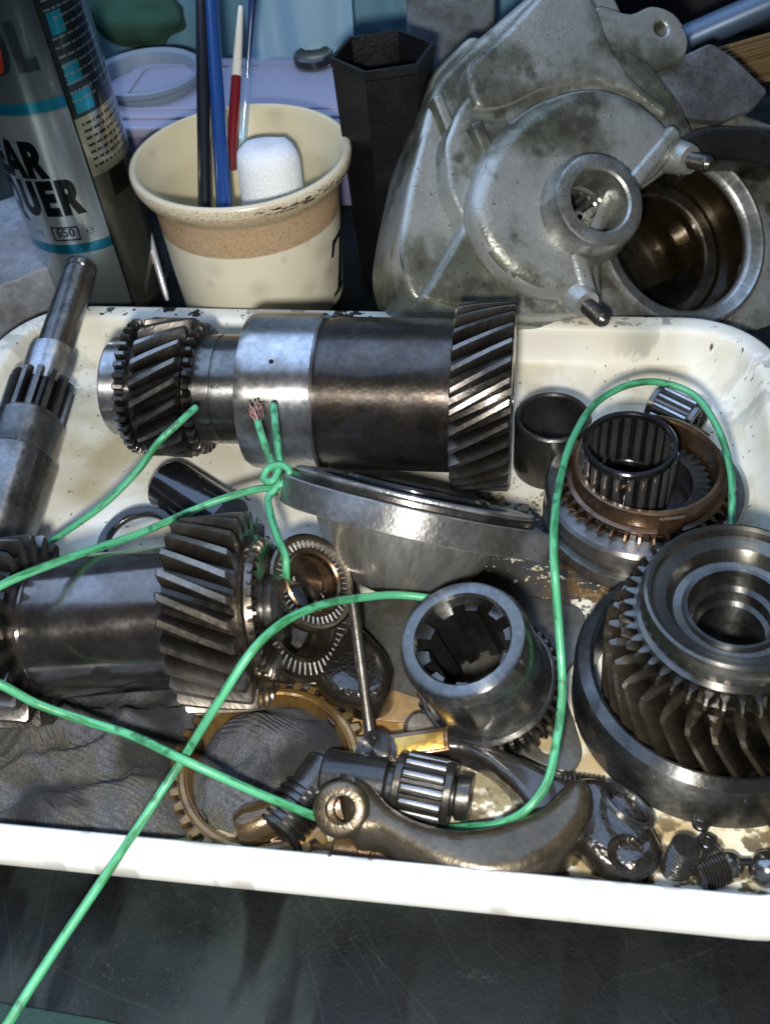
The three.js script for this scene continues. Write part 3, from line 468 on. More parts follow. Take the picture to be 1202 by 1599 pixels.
// grey rag
{
  const cx = [-8.68,0.75,-17.62], NX = 230, NZ = 140, x0 = -20.5, x1 = -5.9, z0 = -21.6, z1 = -14.35, pos = [], uv = [], idx = [];
  const folds = [[[-18.2,1,-16.04],[-16.37,1,-16.98],[-14.42,1,-17.68],[-12.87,1,-19.02]], [[-17.55,1,-14.47],[-15.31,1,-15.4],[-12.75,1,-16.18],[-10.6,1,-16.82]], [[-14.8,1,-18.85],[-12.84,1,-18.08],[-12.1,1,-16.49],[-12.74,1,-14.98]], [[-11.37,1,-19.85],[-9.59,1,-19.58],[-8.79,1,-18.06]], [[-17.42,1,-17.81],[-17.36,1,-16.38],[-16,1,-15.33]], [[-10.49,1,-16.39],[-9.45,1,-16.86],[-7.47,1,-17.29],[-6.5,1,-18.26]], [[-10.59,1,-18.68],[-8.77,1,-19.11],[-7.09,1,-18.99]]];
  const seg = (x, z, a, b) => { const dx = b[0] - a[0], dz = b[2] - a[2], t = clamp(((x - a[0]) * dx + (z - a[2]) * dz) / (dx * dx + dz * dz)); return [Math.hypot(x - a[0] - t * dx, z - a[2] - t * dz), (x - a[0]) * dz - (z - a[2]) * dx]; };
  const ridges = (x, z) => { let s = 0; folds.forEach((f, k) => { let m = [9, 0]; for (let i = 0; i + 1 < f.length; i++) { const q = seg(x, z, f[i], f[i + 1]); if (q[0] < m[0]) m = q; } s += [0.75, 0.7, 0.65, 0.6, 0.5, 0.45, 0.4][k] * Math.exp(-((m[0] / (m[1] > 0 ? 0.42 : 0.95)) ** 2)); }); return s; };
  const hgt = (x, z) => {
    const d = Math.hypot(x - cx[0], z - cx[2]);
    const w1 = vnoise3(x * 0.55, 4.2, z * 0.55), w2 = vnoise3(x * 1.2 + 3, 8.1, z * 1.2), w3 = vnoise3(x * 2.6, 2.3, z * 2.6);
    const fold = 0.5 + 0.5 * Math.sin((x * 0.5 + z * 1.15) + 3.2 * w1 + 0.9 * w2), fold2 = 0.5 + 0.5 * Math.sin(x * 1.3 - z * 0.8 + 4 * w1 + w2);
    const rid = (f, a, b, s) => { const q = vnoise3((x * a + z * b) * f + s, s, (x * -b + z * a) * f * 0.45), k = 1 - Math.abs(2 * q - 1); return k * k * (1.4 - 0.4 * k); };
    let h = 0.46 + 0.9 * ridges(x, z) + 0.55 * rid(0.42, 0.5, 0.86, 3.3 + 0 * w1) * (0.5 + w1) + 0.4 * rid(0.8, 0.85, -0.5, 7.7) + 0.3 * rid(1.5, 0.3, 0.95, 1.1) * w2 + 0.12 * w3 + 0.05 * fold + 0.05 * fold2;
    const inside = 0.5 + 1.35 * Math.exp(-(((x - cx[0] - 0.2) / 1.9) ** 2 + ((z - cx[2] + 0.4) / 1.7) ** 2)) + 0.5 * ridges(x, z) * (x < cx[0] - 2 ? 0.3 : 1) + 0.35 * (w2 - 0.4) + 0.2 * rid(0.9, 0.8, 0.6, 5.2) + 0.1 * w3;
    h = mix(inside, h, sstep(2.6, 4.6, d));
    const annulus = Math.exp(-(((d - 3.15) / 0.5) ** 2)); h = mix(h, 0.44, annulus * 0.95);
    const e = Math.min(x1 - x, z1 - z, z - z0); return mix(0.43, h, sstep(0, 0.6, e));
  };
  for (let j = 0; j <= NZ; j++) for (let i = 0; i <= NX; i++) {
    const u = i / NX, v = j / NZ; let x = mix(x0, x1, u), z = mix(z0, z1, v);
    const k = Math.pow(Math.abs(2 * v - 1), 6); z += k * 0.5 * (vnoise3(x * 0.8, 5, 0) - 0.6); x += Math.pow(u, 8) * (1.6 * (vnoise3(0, 7, z * 0.7) - 0.6) - 0.5 * (v > 0.7 ? (v - 0.7) * 3 : 0));
    pos.push(x, hgt(x, z), z); const q = vnoise3(x * 0.3, 0, z * 0.3) * 3; uv.push(x * 0.9 + z * 0.5 + q, z - x * 0.35 + q * 0.5);
  }
  for (let j = 0; j < NZ; j++) for (let i = 0; i < NX; i++) { const a = j * (NX + 1) + i; idx.push(a, a + NX + 1, a + 1, a + 1, a + NX + 1, a + NX + 2); }
  const g = new THREE.BufferGeometry(); g.setAttribute('position', new THREE.Float32BufferAttribute(pos, 3)); g.setAttribute('uv', new THREE.Float32BufferAttribute(uv, 2)); g.setIndex(idx); g.computeVertexNormals();
  single('grey_rag', 'crumpled grey knitted rag spread under the cluster shaft and the brass ring', 'rag', g, M.rag);
}
// coil and lump inside the brass ring
{
  const t = thing('ribbed_sleeve', 'dark ribbed sleeve lying inside the brass ring beside the fork eye', 'sleeve', [-7.93,1,-15.07]); aim(t, dirTo([-7.93,1,-15.07], [-6.78,1.1,-17.3]));
  const pr = [[0, 0], [0.7, 0]]; for (let k = 0; k < 7; k++) pr.push([0.98, 0.08 + k * 0.26], [0.98, 0.2 + k * 0.26], [0.84, 0.22 + k * 0.26], [0.84, 0.32 + k * 0.26]); pr.push([0.9, 2.2], [0.9, 2.9], [0, 2.9]);
  mesh('sleeve_body', lathe(pr, 56, 0.3), M.ribbed, t);
}
single('oil_plug', 'smooth oily brown round-ended part lying on the rag inside the brass ring', 'plug', lathe([[0, 0], [0.55, 0.12], [0.72, 0.5], [0.7, 1.5], [0.62, 2.1], [0, 2.3]], 48, 0.9), M.oilBrown, [-9.33,1.15,-15]);
aim(scene.getObjectByName('oil_plug'), dirTo([-9.33,1.15,-15], [-7.63,1.15,-15.9]));
// needle roller bearing on its pin
rollerCage('needle_roller_cage', 'oily needle roller cage threaded on a dark pin at the front of the tray', [-4.07,1.55,-17.12], dirTo([-4.07,1.55,-17.12], [-2.16,1.5,-16.9]), 1.08, 2.0, 13, M.dark);
{
  const a = [-6.58,1.55,-17.13], b = [-1.5,1.5,-16.77];
  const t = thing('bearing_pin', 'dark steel pin with a stepped round end, carrying the needle roller cage', 'pin', a); aim(t, dirTo(a, b)); const L = Math.hypot(...dirTo(a, b));
  mesh('pin_body', lathe([[0, 0], [0.85, 0], [0.95, 0.1], [0.95, 2.2], [0.8, 2.3], [0.8, L - 0.9], [0, L - 0.9]], 56), M.black, t);
  mesh('pin_head', lathe([[0, L - 0.95], [0.62, L - 0.95], [0.62, L - 0.55], [0.7, L - 0.5], [0.76, L - 0.45], [0.76, L - 0.05], [0.7, L], [0.5, L], [0.4, L - 0.06], [0, L - 0.06]], 56), M.dark, t);
}
{
  const t = thing('brass_key', 'small bright brass sliding key lying above the needle roller cage', 'key', [-3.43,1.35,-18.79]); t.rotation.set(0.35, 0.22, 0.02);
  mesh('key_body', uvBox(crease(new RoundedBoxGeometry(2.1, 0.7, 0.9, 2, 0.08))), M.bronze, t);
  const f = uvBox(crease(new RoundedBoxGeometry(1.75, 0.1, 0.62, 2, 0.04))); f.translate(0, 0.33, 0.02); mesh('key_face', f, M.brassBright, t);
}
single('nut_blank', 'short round steel spacer behind the brass key', 'spacer', disc(0.55, 0, 0.5, 0.08, 40), M.dull, [-3.64,0.9,-19.68]); aim(scene.getObjectByName('nut_blank'), [0.312,0.888,0.339]);
{
  const a = [-5.91,0.9,-14.95], b = [-3.7,0.9,-14.85];
  const t = thing('brown_roller', 'short brown oily cylinder with a round button, wedged behind the front rim', 'roller', a); aim(t, dirTo(a, b)); const L = Math.hypot(...dirTo(a, b));
  mesh('roller_body', lathe([[0, 0], [0.44, 0], [0.52, 0.08], [0.52, L - 0.08], [0.44, L], [0, L]], 48), M.oilBrown, t);
  const bt = mesh('button', disc(0.24, 0, 0.12, 0.05, 32), M.bronze, t); const c = new THREE.Vector3(...dirTo(a, EYE)).normalize().applyQuaternion(t.quaternion.clone().invert()); c.y = 0; c.normalize();
  bt.position.set(c.x * 0.47 * CM, L * 0.5 * CM, c.z * 0.47 * CM); bt.quaternion.setFromUnitVectors(Y, c);
}
// ---------------------------------------------------------------- selector forks
{
  const t = thing('selector_fork', 'brown cast selector fork with a drilled round eye, lying along the front rim', 'selector fork');
  const arm = slab(smooth2([[-5.89,-16.78],[-5.00,-16.62],[-3.99,-15.79],[-2.93,-15.31],[-1.69,-15.20],[-0.28,-15.56],[0.91,-16.30],[1.72,-17.24],[2.26,-17.25],[2.46,-16.40],[1.78,-14.94],[0.93,-14.10],[0.01,-13.65],[-1.06,-13.54],[-2.17,-13.75],[-3.21,-14.15],[-4.29,-14.65],[-5.09,-14.70]], true, 6), 0.5, 2.8, 0.55, [], 0.9, 6);
  mesh('fork_arm', uvBox(crease(jitter(arm, 0.012, 1.6), 0.9)), M.forkBrown, t);
  const e = [-5.54,2.6,-15.46];
  const eye = mesh('fork_eye', lathe([[0.42, -1.3], [0.78, -1.3], [0.9, -1.15], [0.92, 0.3], [0.84, 0.43], [0.72, 0.48], [0.5, 0.48], [0.42, 0.4], [0.42, -1.3]], 56, 0.7), M.forkBrown, t); part(eye, e, [0.004,0.872,0.489]);
  const pl = mesh('eye_plug', disc(0.43, -1.2, -0.8, 0.05, 32), M.oilBrown, t); part(pl, e, [0.004,0.872,0.489]);
}
{
  const t = thing('black_fork', 'black oily fork arm running under the splined sleeve towards the brown selector fork', 'selector fork');
  const arm = slab(smooth2([[-3.09,-19.10],[-2.02,-19.20],[-0.42,-18.70],[0.91,-18.08],[1.77,-17.68],[1.99,-16.92],[1.37,-16.47],[0.63,-16.47],[-0.03,-17.15],[-0.82,-17.92],[-1.85,-18.45],[-2.75,-18.57]], true, 6), 0.45, 1.7, 0.3, [], 0.9, 4);
  mesh('fork_arm', uvBox(crease(jitter(arm, 0.05, 1.8, 4), 0.9)), M.blackOil, t);
}
{
  const t = thing('fork_end', 'lumpy black oily fork end with a round dimple, beside the right front of the tray', 'selector fork');
  const b = slab(smooth2([[1.55,-17.62],[2.50,-17.94],[3.75,-17.51],[4.32,-16.42],[4.68,-15.58],[4.40,-14.98],[3.66,-14.61],[2.87,-14.74],[2.08,-15.33],[1.57,-16.05]], true, 6), 0.45, 1.75, 0.45, [], 0.9, 5);
  mesh('end_body', uvBox(crease(jitter(b, 0.09, 1.6, 9), 0.9)), M.oily, t);
  const e = [3.52,1.75,-15.25]; const r = mesh('dimple', lathe([[0, -0.05], [0.3, -0.05], [0.36, 0.02], [0.4, 0.1], [0.5, 0.12], [0.58, 0.02], [0.6, -0.2], [0, -0.2]], 40, 0.6), M.oily, t); part(r, e, [0.208,0.926,0.314]);
}
single('steel_washer', 'thin steel washer leaning on the black fork end by the big ring', 'washer', ring(1.0, 0.74, 0, 0.2, 0.05, 56), M.mid, [3.5,2.05,-16.63]); aim(scene.getObjectByName('steel_washer'), [0.504,0.752,-0.426], 0);
{ // coil spring
  const a = [1.46,0.8,-18.1], b = [2.89,0.8,-17.99], n = 9, pts = [], A = new THREE.Vector3(...a), B = new THREE.Vector3(...b), d = B.clone().sub(A), L = d.length(); d.normalize();
  const u = new THREE.Vector3(0, 1, 0), w = new THREE.Vector3().crossVectors(d, u).normalize();
  for (let i = 0; i <= n * 12; i++) { const t = i / (n * 12), q = t * n * Math.PI * 2, p = A.clone().addScaledVector(d, t * L).addScaledVector(u, 0.3 * Math.cos(q)).addScaledVector(w, 0.3 * Math.sin(q)); pts.push([p.x, p.y, p.z]); }
  single('coil_spring', 'small dark coil spring between the black forks and the big ring', 'spring', tube(pts, 0.075, 420, 7), M.dull);
}
function grub(label, pos, dir, r, L, n) {
  const t = thing('detent_spring', label, 'spring', pos); aim(t, dir);
  const pr = [[0, 0], [r * 0.8, 0]]; for (let k = 0; k < n; k++) { const y = 0.05 + k / n * (L - 0.1), s = (L - 0.1) / n; pr.push([r * 0.86, y], [r, y + s * 0.3], [r, y + s * 0.6], [r * 0.86, y + s * 0.9]); } pr.push([r * 0.8, L], [0, L]);
  mesh('coils', lathe(pr, 40, 0.5), M.blackOil, t);
}
grub('dark tightly wound detent spring standing next to the fork end', [5.15,0.5,-15.35], [0.153,0.977,-0.151], 0.5, 1.5, 9);
grub('stubby black threaded plug lying between the detent spring and the steel ball', [5.71,0.95,-15.11], dirTo([5.71,0.95,-15.11], [6.49,0.95,-15.49]), 0.62, 1.05, 9);
single('steel_ball', 'shiny dark steel ball beside the stubby black plug', 'ball', new THREE.SphereGeometry(0.46, 40, 28), M.ball, [6.81,0.86,-15.56], 'steel balls in the tray');
single('steel_ball', 'larger dark steel ball at the right edge of the photo, in front of the circlip', 'ball', new THREE.SphereGeometry(0.6, 40, 28), M.ball, [7.97,1,-15.48], 'steel balls in the tray');
{
  const t = thing('circlip', 'thin black circlip with two eyelets lying in front of the big ring', 'circlip', [7.18,0.85,-16.74]); t.rotation.x = -0.2;
  const R0 = 1.3, R1 = 1.08, A0 = 2.62 + 0.45, a = []; for (let i = 0; i <= 60; i++) { const q = A0 + 0.25 + i / 60 * 5.6; a.push([R0 * Math.cos(q), R0 * Math.sin(q)]); } for (let i = 60; i >= 0; i--) { const q = A0 + 0.25 + i / 60 * 5.6; a.push([R1 * Math.cos(q), R1 * Math.sin(q)]); }
  mesh('clip_arc', slab(a, 0, 0.16, 0.03), M.black, t);
  for (const q of [A0 + 0.22, A0 + 5.88]) { const e = mesh('eyelet', ring(0.3, 0.12, 0, 0.17, 0.03, 28), M.black, t); e.position.set(1.15 * Math.cos(q) * CM, 0, 1.15 * Math.sin(q) * CM); }
}
// ---------------------------------------------------------------- green wire
{
  const t = thing('knotted_wire', 'long green insulated wire tied in a knot on the shaft, its stripped end showing copper', 'wire');
  mesh('short_end', tube([[-10.68,6.95,-29.12],[-10.33,6.6,-28.41],[-9.97,6.1,-27.8],[-9.62,5.9,-27.21],[-9.59,5.8,-26.72],[-9.83,5.7,-26.36],[-9.57,5.8,-25.44],[-8.95,6,-24],[-8.5,6,-23.11],[-8.47,5.4,-22.73],[-8.82,3.6,-23.44]], 0.146, 140), M.wire, t);
  mesh('main_run', tube([[-10.22,7.05,-30.03],[-9.97,6.85,-29.08],[-9.77,6.4,-28.29],[-9.58,6.15,-27.56],[-9.76,6,-26.86],[-10.15,5.9,-27.08],[-10.04,6.1,-27.44],[-9.47,6.3,-27.48],[-9.13,6.2,-27.25],[-9.27,5.9,-26.99],[-9.6,5.8,-26.79],[-10.44,5.6,-26.8],[-12.15,5.3,-26.26],[-14.3,5.6,-24.26],[-15.81,7.2,-21.43],[-17.08,8,-19.49],[-18.16,7.9,-18.29],[-18.5,7.4,-17.36],[-17.72,6.9,-16.9],[-16.6,6.3,-16.84],[-15.67,5.2,-16.87],[-14.26,4.6,-16.78],[-12.55,4.4,-16.47],[-10.38,4.7,-15.55],[-8.32,3.6,-15.29],[-6.35,1.9,-15.41],[-5.19,0.72,-15.56],[-3.49,0.62,-15.87],[-1.77,0.9,-16.03],[-0.49,1.9,-15.79],[0.3,2.5,-16],[0.92,2.9,-16.77],[1.2,3.3,-18.08],[1.34,3.9,-19.68],[1.14,5.2,-21.34],[0.92,6.7,-22.31],[0.83,7.2,-23.57],[1.02,6.7,-26.87],[1.54,6.2,-29.87],[2.56,5.7,-32.6],[3.89,5.5,-33.93],[5.11,5.2,-34.48],[6.43,4.9,-34.16],[7.29,4.7,-32.42],[7.64,4.5,-30.04],[7.52,4.3,-27.98],[7.4,3.8,-26.8],[7.13,3.2,-26.03]], 0.148, 700), M.wire, t);
  const R = rng(12), base = new THREE.Vector3(...[-10.67,6.98,-29.09]), tip = new THREE.Vector3(...[-11.11,7,-30.28]);
  for (let k = 0; k < 14; k++) { const p = [], sp = [(R() - 0.5) * 0.8, (R() - 0.5) * 0.35, (R() - 0.5) * 0.4]; for (let i = 0; i <= 6; i++) { const q = i / 6, v = base.clone().lerp(tip, q * (0.7 + 0.4 * (k % 3) / 2)); const c = Math.sin(q * 5 + k) * 0.1; p.push([v.x + sp[0] * q + c, v.y + sp[1] * q, v.z + sp[2] * q + c * 0.5]); } mesh('copper_strand', tube(p, 0.048, 24, 6), M.copper, t); }
}
single('green_wire', 'green wire crossing under the knotted wire and running off at the lower left corner', 'wire', tube([[-14.37,3,-5.84],[-13.82,3.1,-7.82],[-13.11,3.2,-10.02],[-12.26,3.35,-12.35],[-11.56,3.5,-14.26],[-10.59,4.3,-16],[-9.36,6.2,-16.8],[-8.34,7.3,-18.12],[-7.7,7.1,-19.38],[-6.79,6.3,-20.82],[-5.77,5.2,-22.1],[-4.56,4.5,-22.9],[-3.2,4.2,-23.04],[-2.08,3.4,-23.29]], 0.148, 300), M.wire);
single('wire_offcut', 'short green wire end hanging across the neck of the long shaft', 'wire', tube([[-13.51,6.75,-30.1],[-13.95,6.7,-29.24],[-14.65,6.3,-28.58],[-15.61,5.3,-27.84],[-16.87,4.4,-26.84],[-18.13,3.7,-26.18],[-19.18,3,-25.97],[-20.29,2.3,-25.71]], 0.146, 120), M.wire);
// ---------------------------------------------------------------- behind the tray: pot, brushes, can
const fontCanvas = (w, h, draw) => { const c = document.createElement('canvas'); c.width = w; c.height = h; draw(c.getContext('2d'), w, h); const t = new THREE.CanvasTexture(c); t.colorSpace = THREE.SRGBColorSpace; t.anisotropy = 8; return t; };
const POT = [-15.5, 0, -47.9];
{
  const prof = [[0, 0.05], [4.3, 0.05], [4.5, 0.3], [4.68, 3.0], [4.8, 5.4], [4.85, 6.4], [4.82, 6.9], [5.0, 7.15], [5.4, 7.45], [5.65, 7.9], [5.72, 8.3], [5.66, 8.52], [5.5, 8.6], [5.32, 8.5], [5.2, 8.1], [4.75, 7.1], [4.5, 6.5], [4.3, 4.5], [4.1, 1.0], [3.6, 0.6], [0, 0.5]];
  const g0 = new THREE.LatheGeometry(prof.map(p => new THREE.Vector2(Math.max(p[0], 1e-4), p[1])), 96);
  const p = g0.attributes.position, uv = g0.attributes.uv;
  for (let i = 0; i < p.count; i++) { const j = i % prof.length; uv.setXY(i, uv.getX(i), j <= 12 ? prof[j][1] / 8.6 * 0.6 : 0.6 + 0.4 * (j - 12) / 8); }
  const tex = fontCanvas(2048, 1024, (c, w, h) => {
    const yv = y => h - y / 8.6 * 0.6 * h, R = rng(77);
    c.fillStyle = '#d8ccb0'; c.fillRect(0, 0, w, h);
    c.fillStyle = '#d6c9a6'; c.fillRect(0, 0, w, h * 0.4);                    // inside
    c.fillStyle = '#e4dcc2'; c.fillRect(0, yv(5.3), w, h);
    c.fillStyle = '#bb9f7c'; c.fillRect(0, yv(7.0), w, yv(5.35) - yv(7.0));
    c.fillStyle = '#cdb894'; c.fillRect(0, yv(8.0), w, yv(7.0) - yv(8.0));
    for (let i = 0; i < 14000; i++) { const x = R() * w, y = yv(5.35 + R() * 3.1), s = 0.7 + R() * 1.8; c.fillStyle = `rgba(${70 + R() * 40 | 0},${45 + R() * 25 | 0},25,${0.25 + 0.5 * R()})`; c.fillRect(x, y, s * 1.6, s); }
    for (let i = 0; i < 90; i++) { const x = R() * w, y = R() * h, r = 10 + R() * 60; const gr = c.createRadialGradient(x, y, 0, x, y, r); gr.addColorStop(0, `rgba(90,75,50,${0.05 + 0.13 * R()})`); gr.addColorStop(1, 'rgba(90,75,50,0)'); c.fillStyle = gr; c.fillRect(x - r, y - r, 2 * r, 2 * r); }
    c.fillStyle = 'rgba(45,38,30,0.75)'; for (let i = 0; i < 70; i++) { c.fillRect((0.50 + 0.16 * R()) * w, yv(8.3 - 0.35 * R()), 4 + R() * 22, 2 + R() * 3); }
    c.fillStyle = '#15120e'; c.font = 'italic bold 350px serif'; c.save(); c.translate(w * 0.626, yv(0.75)); c.scale(0.95, 1.0); c.fillText('To', 0, 0); c.restore();
  });
  const t = thing('stoneware_pot', 'cream and speckled tan stoneware pot with black letters, holding brushes behind the tray', 'pot', POT);
  const m = mesh('pot_body', g0, new THREE.MeshPhysicalMaterial({ map: tex, roughness: 0.35, clearcoat: 0.3, clearcoatRoughness: 0.15, side: THREE.DoubleSide }), t);
  m.rotation.y = Math.atan2(-POT[0], -POT[2]) - Math.PI;
}
function rod(name, label, a, b, r0, r1, parts, group = 'brushes standing in the pot') {
  const t = thing(name, label, 'brush', a, group); aim(t, dirTo(a, b)); const L = Math.hypot(...dirTo(a, b));
  for (const [nm, f0, f1, s0, s1, mat] of parts) mesh(nm, lathe([[0, f0 * L], [s0, f0 * L], [(s0 + s1) / 2 * 1.02, (f0 + f1) / 2 * L], [s1, f1 * L - 0.06], [s1 * 0.7, f1 * L], [0, f1 * L]], 28, 0.9), mat, t);
  return t;
}
const lac = (r, g, b) => new THREE.MeshPhysicalMaterial({ color: C(r, g, b), roughness: 0.3, clearcoat: 0.8, clearcoatRoughness: 0.08, bumpMap: tFine, bumpScale: 0.00004 });
rod('paint_brush', 'black brush handle, leftmost of the sticks in the pot', [-17.46,6.2,-46.5], [-17.67,15.6,-54.14], 0, 0, [['handle', 0, 1, 0.36, 0.36, lac(0.008, 0.009, 0.014)]]);
rod('paint_brush', 'shiny blue brush handle between the black and the red sticks', [-16.32,6.2,-46.2], [-17.33,15.6,-54.12], 0, 0, [['handle', 0, 1, 0.42, 0.3, lac(0.01, 0.05, 0.2)]]);
rod('paint_brush', 'red brush handle with a long white tip standing in the pot', [-16.8,6.6,-49.8], [-16.23,13.2,-54.78], 0, 0, [['handle', 0, 0.58, 0.34, 0.27, lac(0.16, 0.006, 0.012)], ['white_tip', 0.58, 1, 0.27, 0.14, lac(0.7, 0.66, 0.55)]]);
rod('paint_brush', 'thin navy brush with a clear sleeve, rightmost stick in the pot', [-16.49,7,-51.53], [-15.35,14.6,-55.13], 0, 0, [['clear_sleeve', 0, 0.52, 0.24, 0.24, new THREE.MeshPhysicalMaterial({ color: C(0.75, 0.85, 0.95), roughness: 0.12, transmission: 0.9, thickness: 0, ior: 1.4 })], ['handle', 0.42, 1, 0.12, 0.24, lac(0.012, 0.03, 0.1)]]);
{
  const g = lathe([[0, -3.5], [1.5, -3.5], [1.62, -2.0], [1.62, 0.2], [1.5, 0.75], [1.1, 1.1], [0.5, 1.22], [0, 1.22]], 90, 1.2);
  const o = single('cotton_roll', 'white fluffy cotton roll sticking out of the pot beside the brushes', 'cotton', jitter(g, 0.09, 1.6, 3), new THREE.MeshPhysicalMaterial({ color: C(0.86, 0.87, 0.88), roughness: 1, sheen: 0.4, sheenRoughness: 0.8, bumpMap: texture(256, 256, (u, v) => fbm(u, v, 40, 40, 3, 401), { tile: [3, 3] }), bumpScale: 0.0005 }), [-14.05,7.9,-47.81]);
  aim(o, [0.008,0.996,-0.085]);
}
{
  const pos = [-24.7,0.02,-48.05], H = 21, r = 3.3, t = thing('spray_can', 'tall silver and teal lacquer spray can standing behind the left back corner of the tray', 'spray can', pos);
  const tex = fontCanvas(2048, 2048, (c, w, h) => {
    const px = w / 20.73, Yc = y => h - y / H * h, R = rng(41);
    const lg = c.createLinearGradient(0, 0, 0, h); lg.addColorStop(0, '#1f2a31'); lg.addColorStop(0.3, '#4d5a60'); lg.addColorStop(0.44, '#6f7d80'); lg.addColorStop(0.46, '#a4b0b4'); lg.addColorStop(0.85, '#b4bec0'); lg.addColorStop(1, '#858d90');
    c.fillStyle = lg; c.fillRect(0, 0, w, h);
    c.fillStyle = '#1b7f9c'; c.fillRect(0, Yc(12.1), w, 0.55 * px); c.fillRect(0, Yc(4.5), w, 0.55 * px);
    c.fillStyle = '#16191b'; c.font = 'bold 200px sans-serif'; const mid = w * 0.5;
    const word = (s, right, base, hgt) => { c.save(); c.textAlign = 'right'; const k = hgt * px / 146; c.translate(right, Yc(base)); c.scale(k * 0.72, k); c.lineWidth = 16; c.strokeStyle = c.fillStyle; c.strokeText(s, 0, 0); c.fillText(s, 0, 0); c.restore(); };
    word('CLEAR', mid - 1.2 * px, 8.35, 1.8); word('LACQUER', mid + 0.0 * px, 6.25, 1.8);
    c.fillStyle = '#2d3a3c'; word('OL', mid + 0.2 * px, 13.6, 2.1);
    c.fillStyle = '#d8492a'; c.beginPath(); c.moveTo(mid - 3.6 * px, Yc(15.6)); c.quadraticCurveTo(mid - 1.6 * px, Yc(15.8), mid - 1.25 * px, Yc(14.6)); c.lineTo(mid - 1.5 * px, Yc(13.6)); c.lineTo(mid - 3.6 * px, Yc(13.0)); c.fill();
    c.fillStyle = '#1a1d1f'; c.strokeStyle = '#1a1d1f'; c.lineWidth = 8; c.font = 'bold 62px sans-serif'; c.textAlign = 'center'; c.fillText('650', mid - 1.35 * px, Yc(4.98)); c.strokeRect(mid - 2.05 * px, Yc(5.5), 1.4 * px, 0.72 * px);
    c.font = '70px sans-serif'; c.fillText('\u212E', mid - 0.05 * px, Yc(4.95)); c.font = '48px sans-serif'; c.fillText('ml', mid - 2.9 * px, Yc(4.95));
    const seam = mid + 0.85 * px;                                         // side panel with the small print
    c.fillStyle = '#2f3c42'; c.fillRect(seam, 0, w - seam, Yc(10.8)); c.fillStyle = '#a8a594'; c.fillRect(seam, Yc(10.8), w - seam, Yc(7.8) - Yc(10.8)); c.fillStyle = '#66685e'; c.fillRect(seam, Yc(7.8), w - seam, h);
    c.fillStyle = '#2a2b27'; c.fillRect(seam + 1.0 * px, Yc(7.8), 1.3 * px, 1.4 * px); c.fillRect(seam, 0, 10, h);
    c.fillStyle = '#1d8fa8'; for (const [y, k] of [[17.4, 1.3], [15.7, 0.8], [13.4, 0.9], [12.0, 1.1]]) c.fillRect(seam + 0.35 * px, Yc(y), k * px, 1.0 * px);
    c.fillStyle = '#7f8c90'; for (let y = 18.8; y > 11.4; y -= 0.42) for (let x = 0.3; x < 3.6;) { const L = 0.1 + R() * 0.5; if (R() > 0.15) c.fillRect(seam + x * px, Yc(y), L * px, 0.1 * px); x += L + 0.1; }
    c.fillStyle = '#35352e'; for (let y = 10.5; y > 8; y -= 0.36) for (let x = 0.4; x < 3.2;) { const L = 0.1 + R() * 0.4; c.fillRect(seam + x * px, Yc(y), L * px, 0.13 * px); x += L + 0.1; }
  });
  const body = new THREE.CylinderGeometry(r, r, H, 96, 1, true); body.translate(0, H / 2 + 0.5, 0);
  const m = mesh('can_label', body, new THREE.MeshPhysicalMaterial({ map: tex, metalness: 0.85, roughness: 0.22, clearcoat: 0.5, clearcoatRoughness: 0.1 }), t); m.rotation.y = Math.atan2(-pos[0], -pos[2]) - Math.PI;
  mesh('bottom_rim', lathe([[0, 0.35], [3.0, 0.35], [3.1, 0], [3.3, 0.1], [3.36, 0.3], [3.34, 0.52], [3.2, 0.56], [0, 0.56]], 80), M.mid, t);
  mesh('can_shoulder', lathe([[3.3, H + 0.48], [3.4, H + 0.6], [3.3, H + 0.8], [2.4, H + 2.0], [1.3, H + 2.6], [0, H + 2.7]], 80), M.bright, t);
  aim(t, [-0.03, 1, 0.0]);
}
{ // small things between the can and the pot
  const g = jitter(new THREE.IcosahedronGeometry(1.6, 14), 0.6, 1.1, 5);
  single('crumpled_tissue', 'crumpled white tissue between the spray can and the pot', 'tissue', crease(jitter(g, 0.25, 2.7, 8), 0.3), new THREE.MeshStandardMaterial({ color: C(0.72, 0.74, 0.8), roughness: 1, side: THREE.DoubleSide }), [-26.82,2.2,-61.27]);
  const t = thing('brush_tag', 'thin glass stirring rod with a brown paper tag leaning beside the pot', 'stirrer', [-20.8,0.4,-46.46]); aim(t, dirTo([-20.8,0.4,-46.46], [-22.01,4.6,-48.9]));
  mesh('glass_stem', lathe([[0, 0], [0.1, 0.05], [0.16, 0.5], [0.22, 5.2], [0.12, 5.5], [0, 5.5]], 24), new THREE.MeshPhysicalMaterial({ color: C(0.6, 0.6, 0.66), roughness: 0.2, metalness: 0.3 }), t);
  for (const [y, s] of [[2.6, 0.7], [4.4, 0.85]]) { const q = mesh('paper_tag', new RoundedBoxGeometry(s, s * 1.3, 0.04, 1, 0.015), new THREE.MeshStandardMaterial({ color: C(0.5, 0.36, 0.22), roughness: 0.8, map: tGrime }), t); q.position.set(-0.3 * CM, y * CM, 0.22 * CM); q.rotation.set(0.1, 0.3, 0.2); }
}
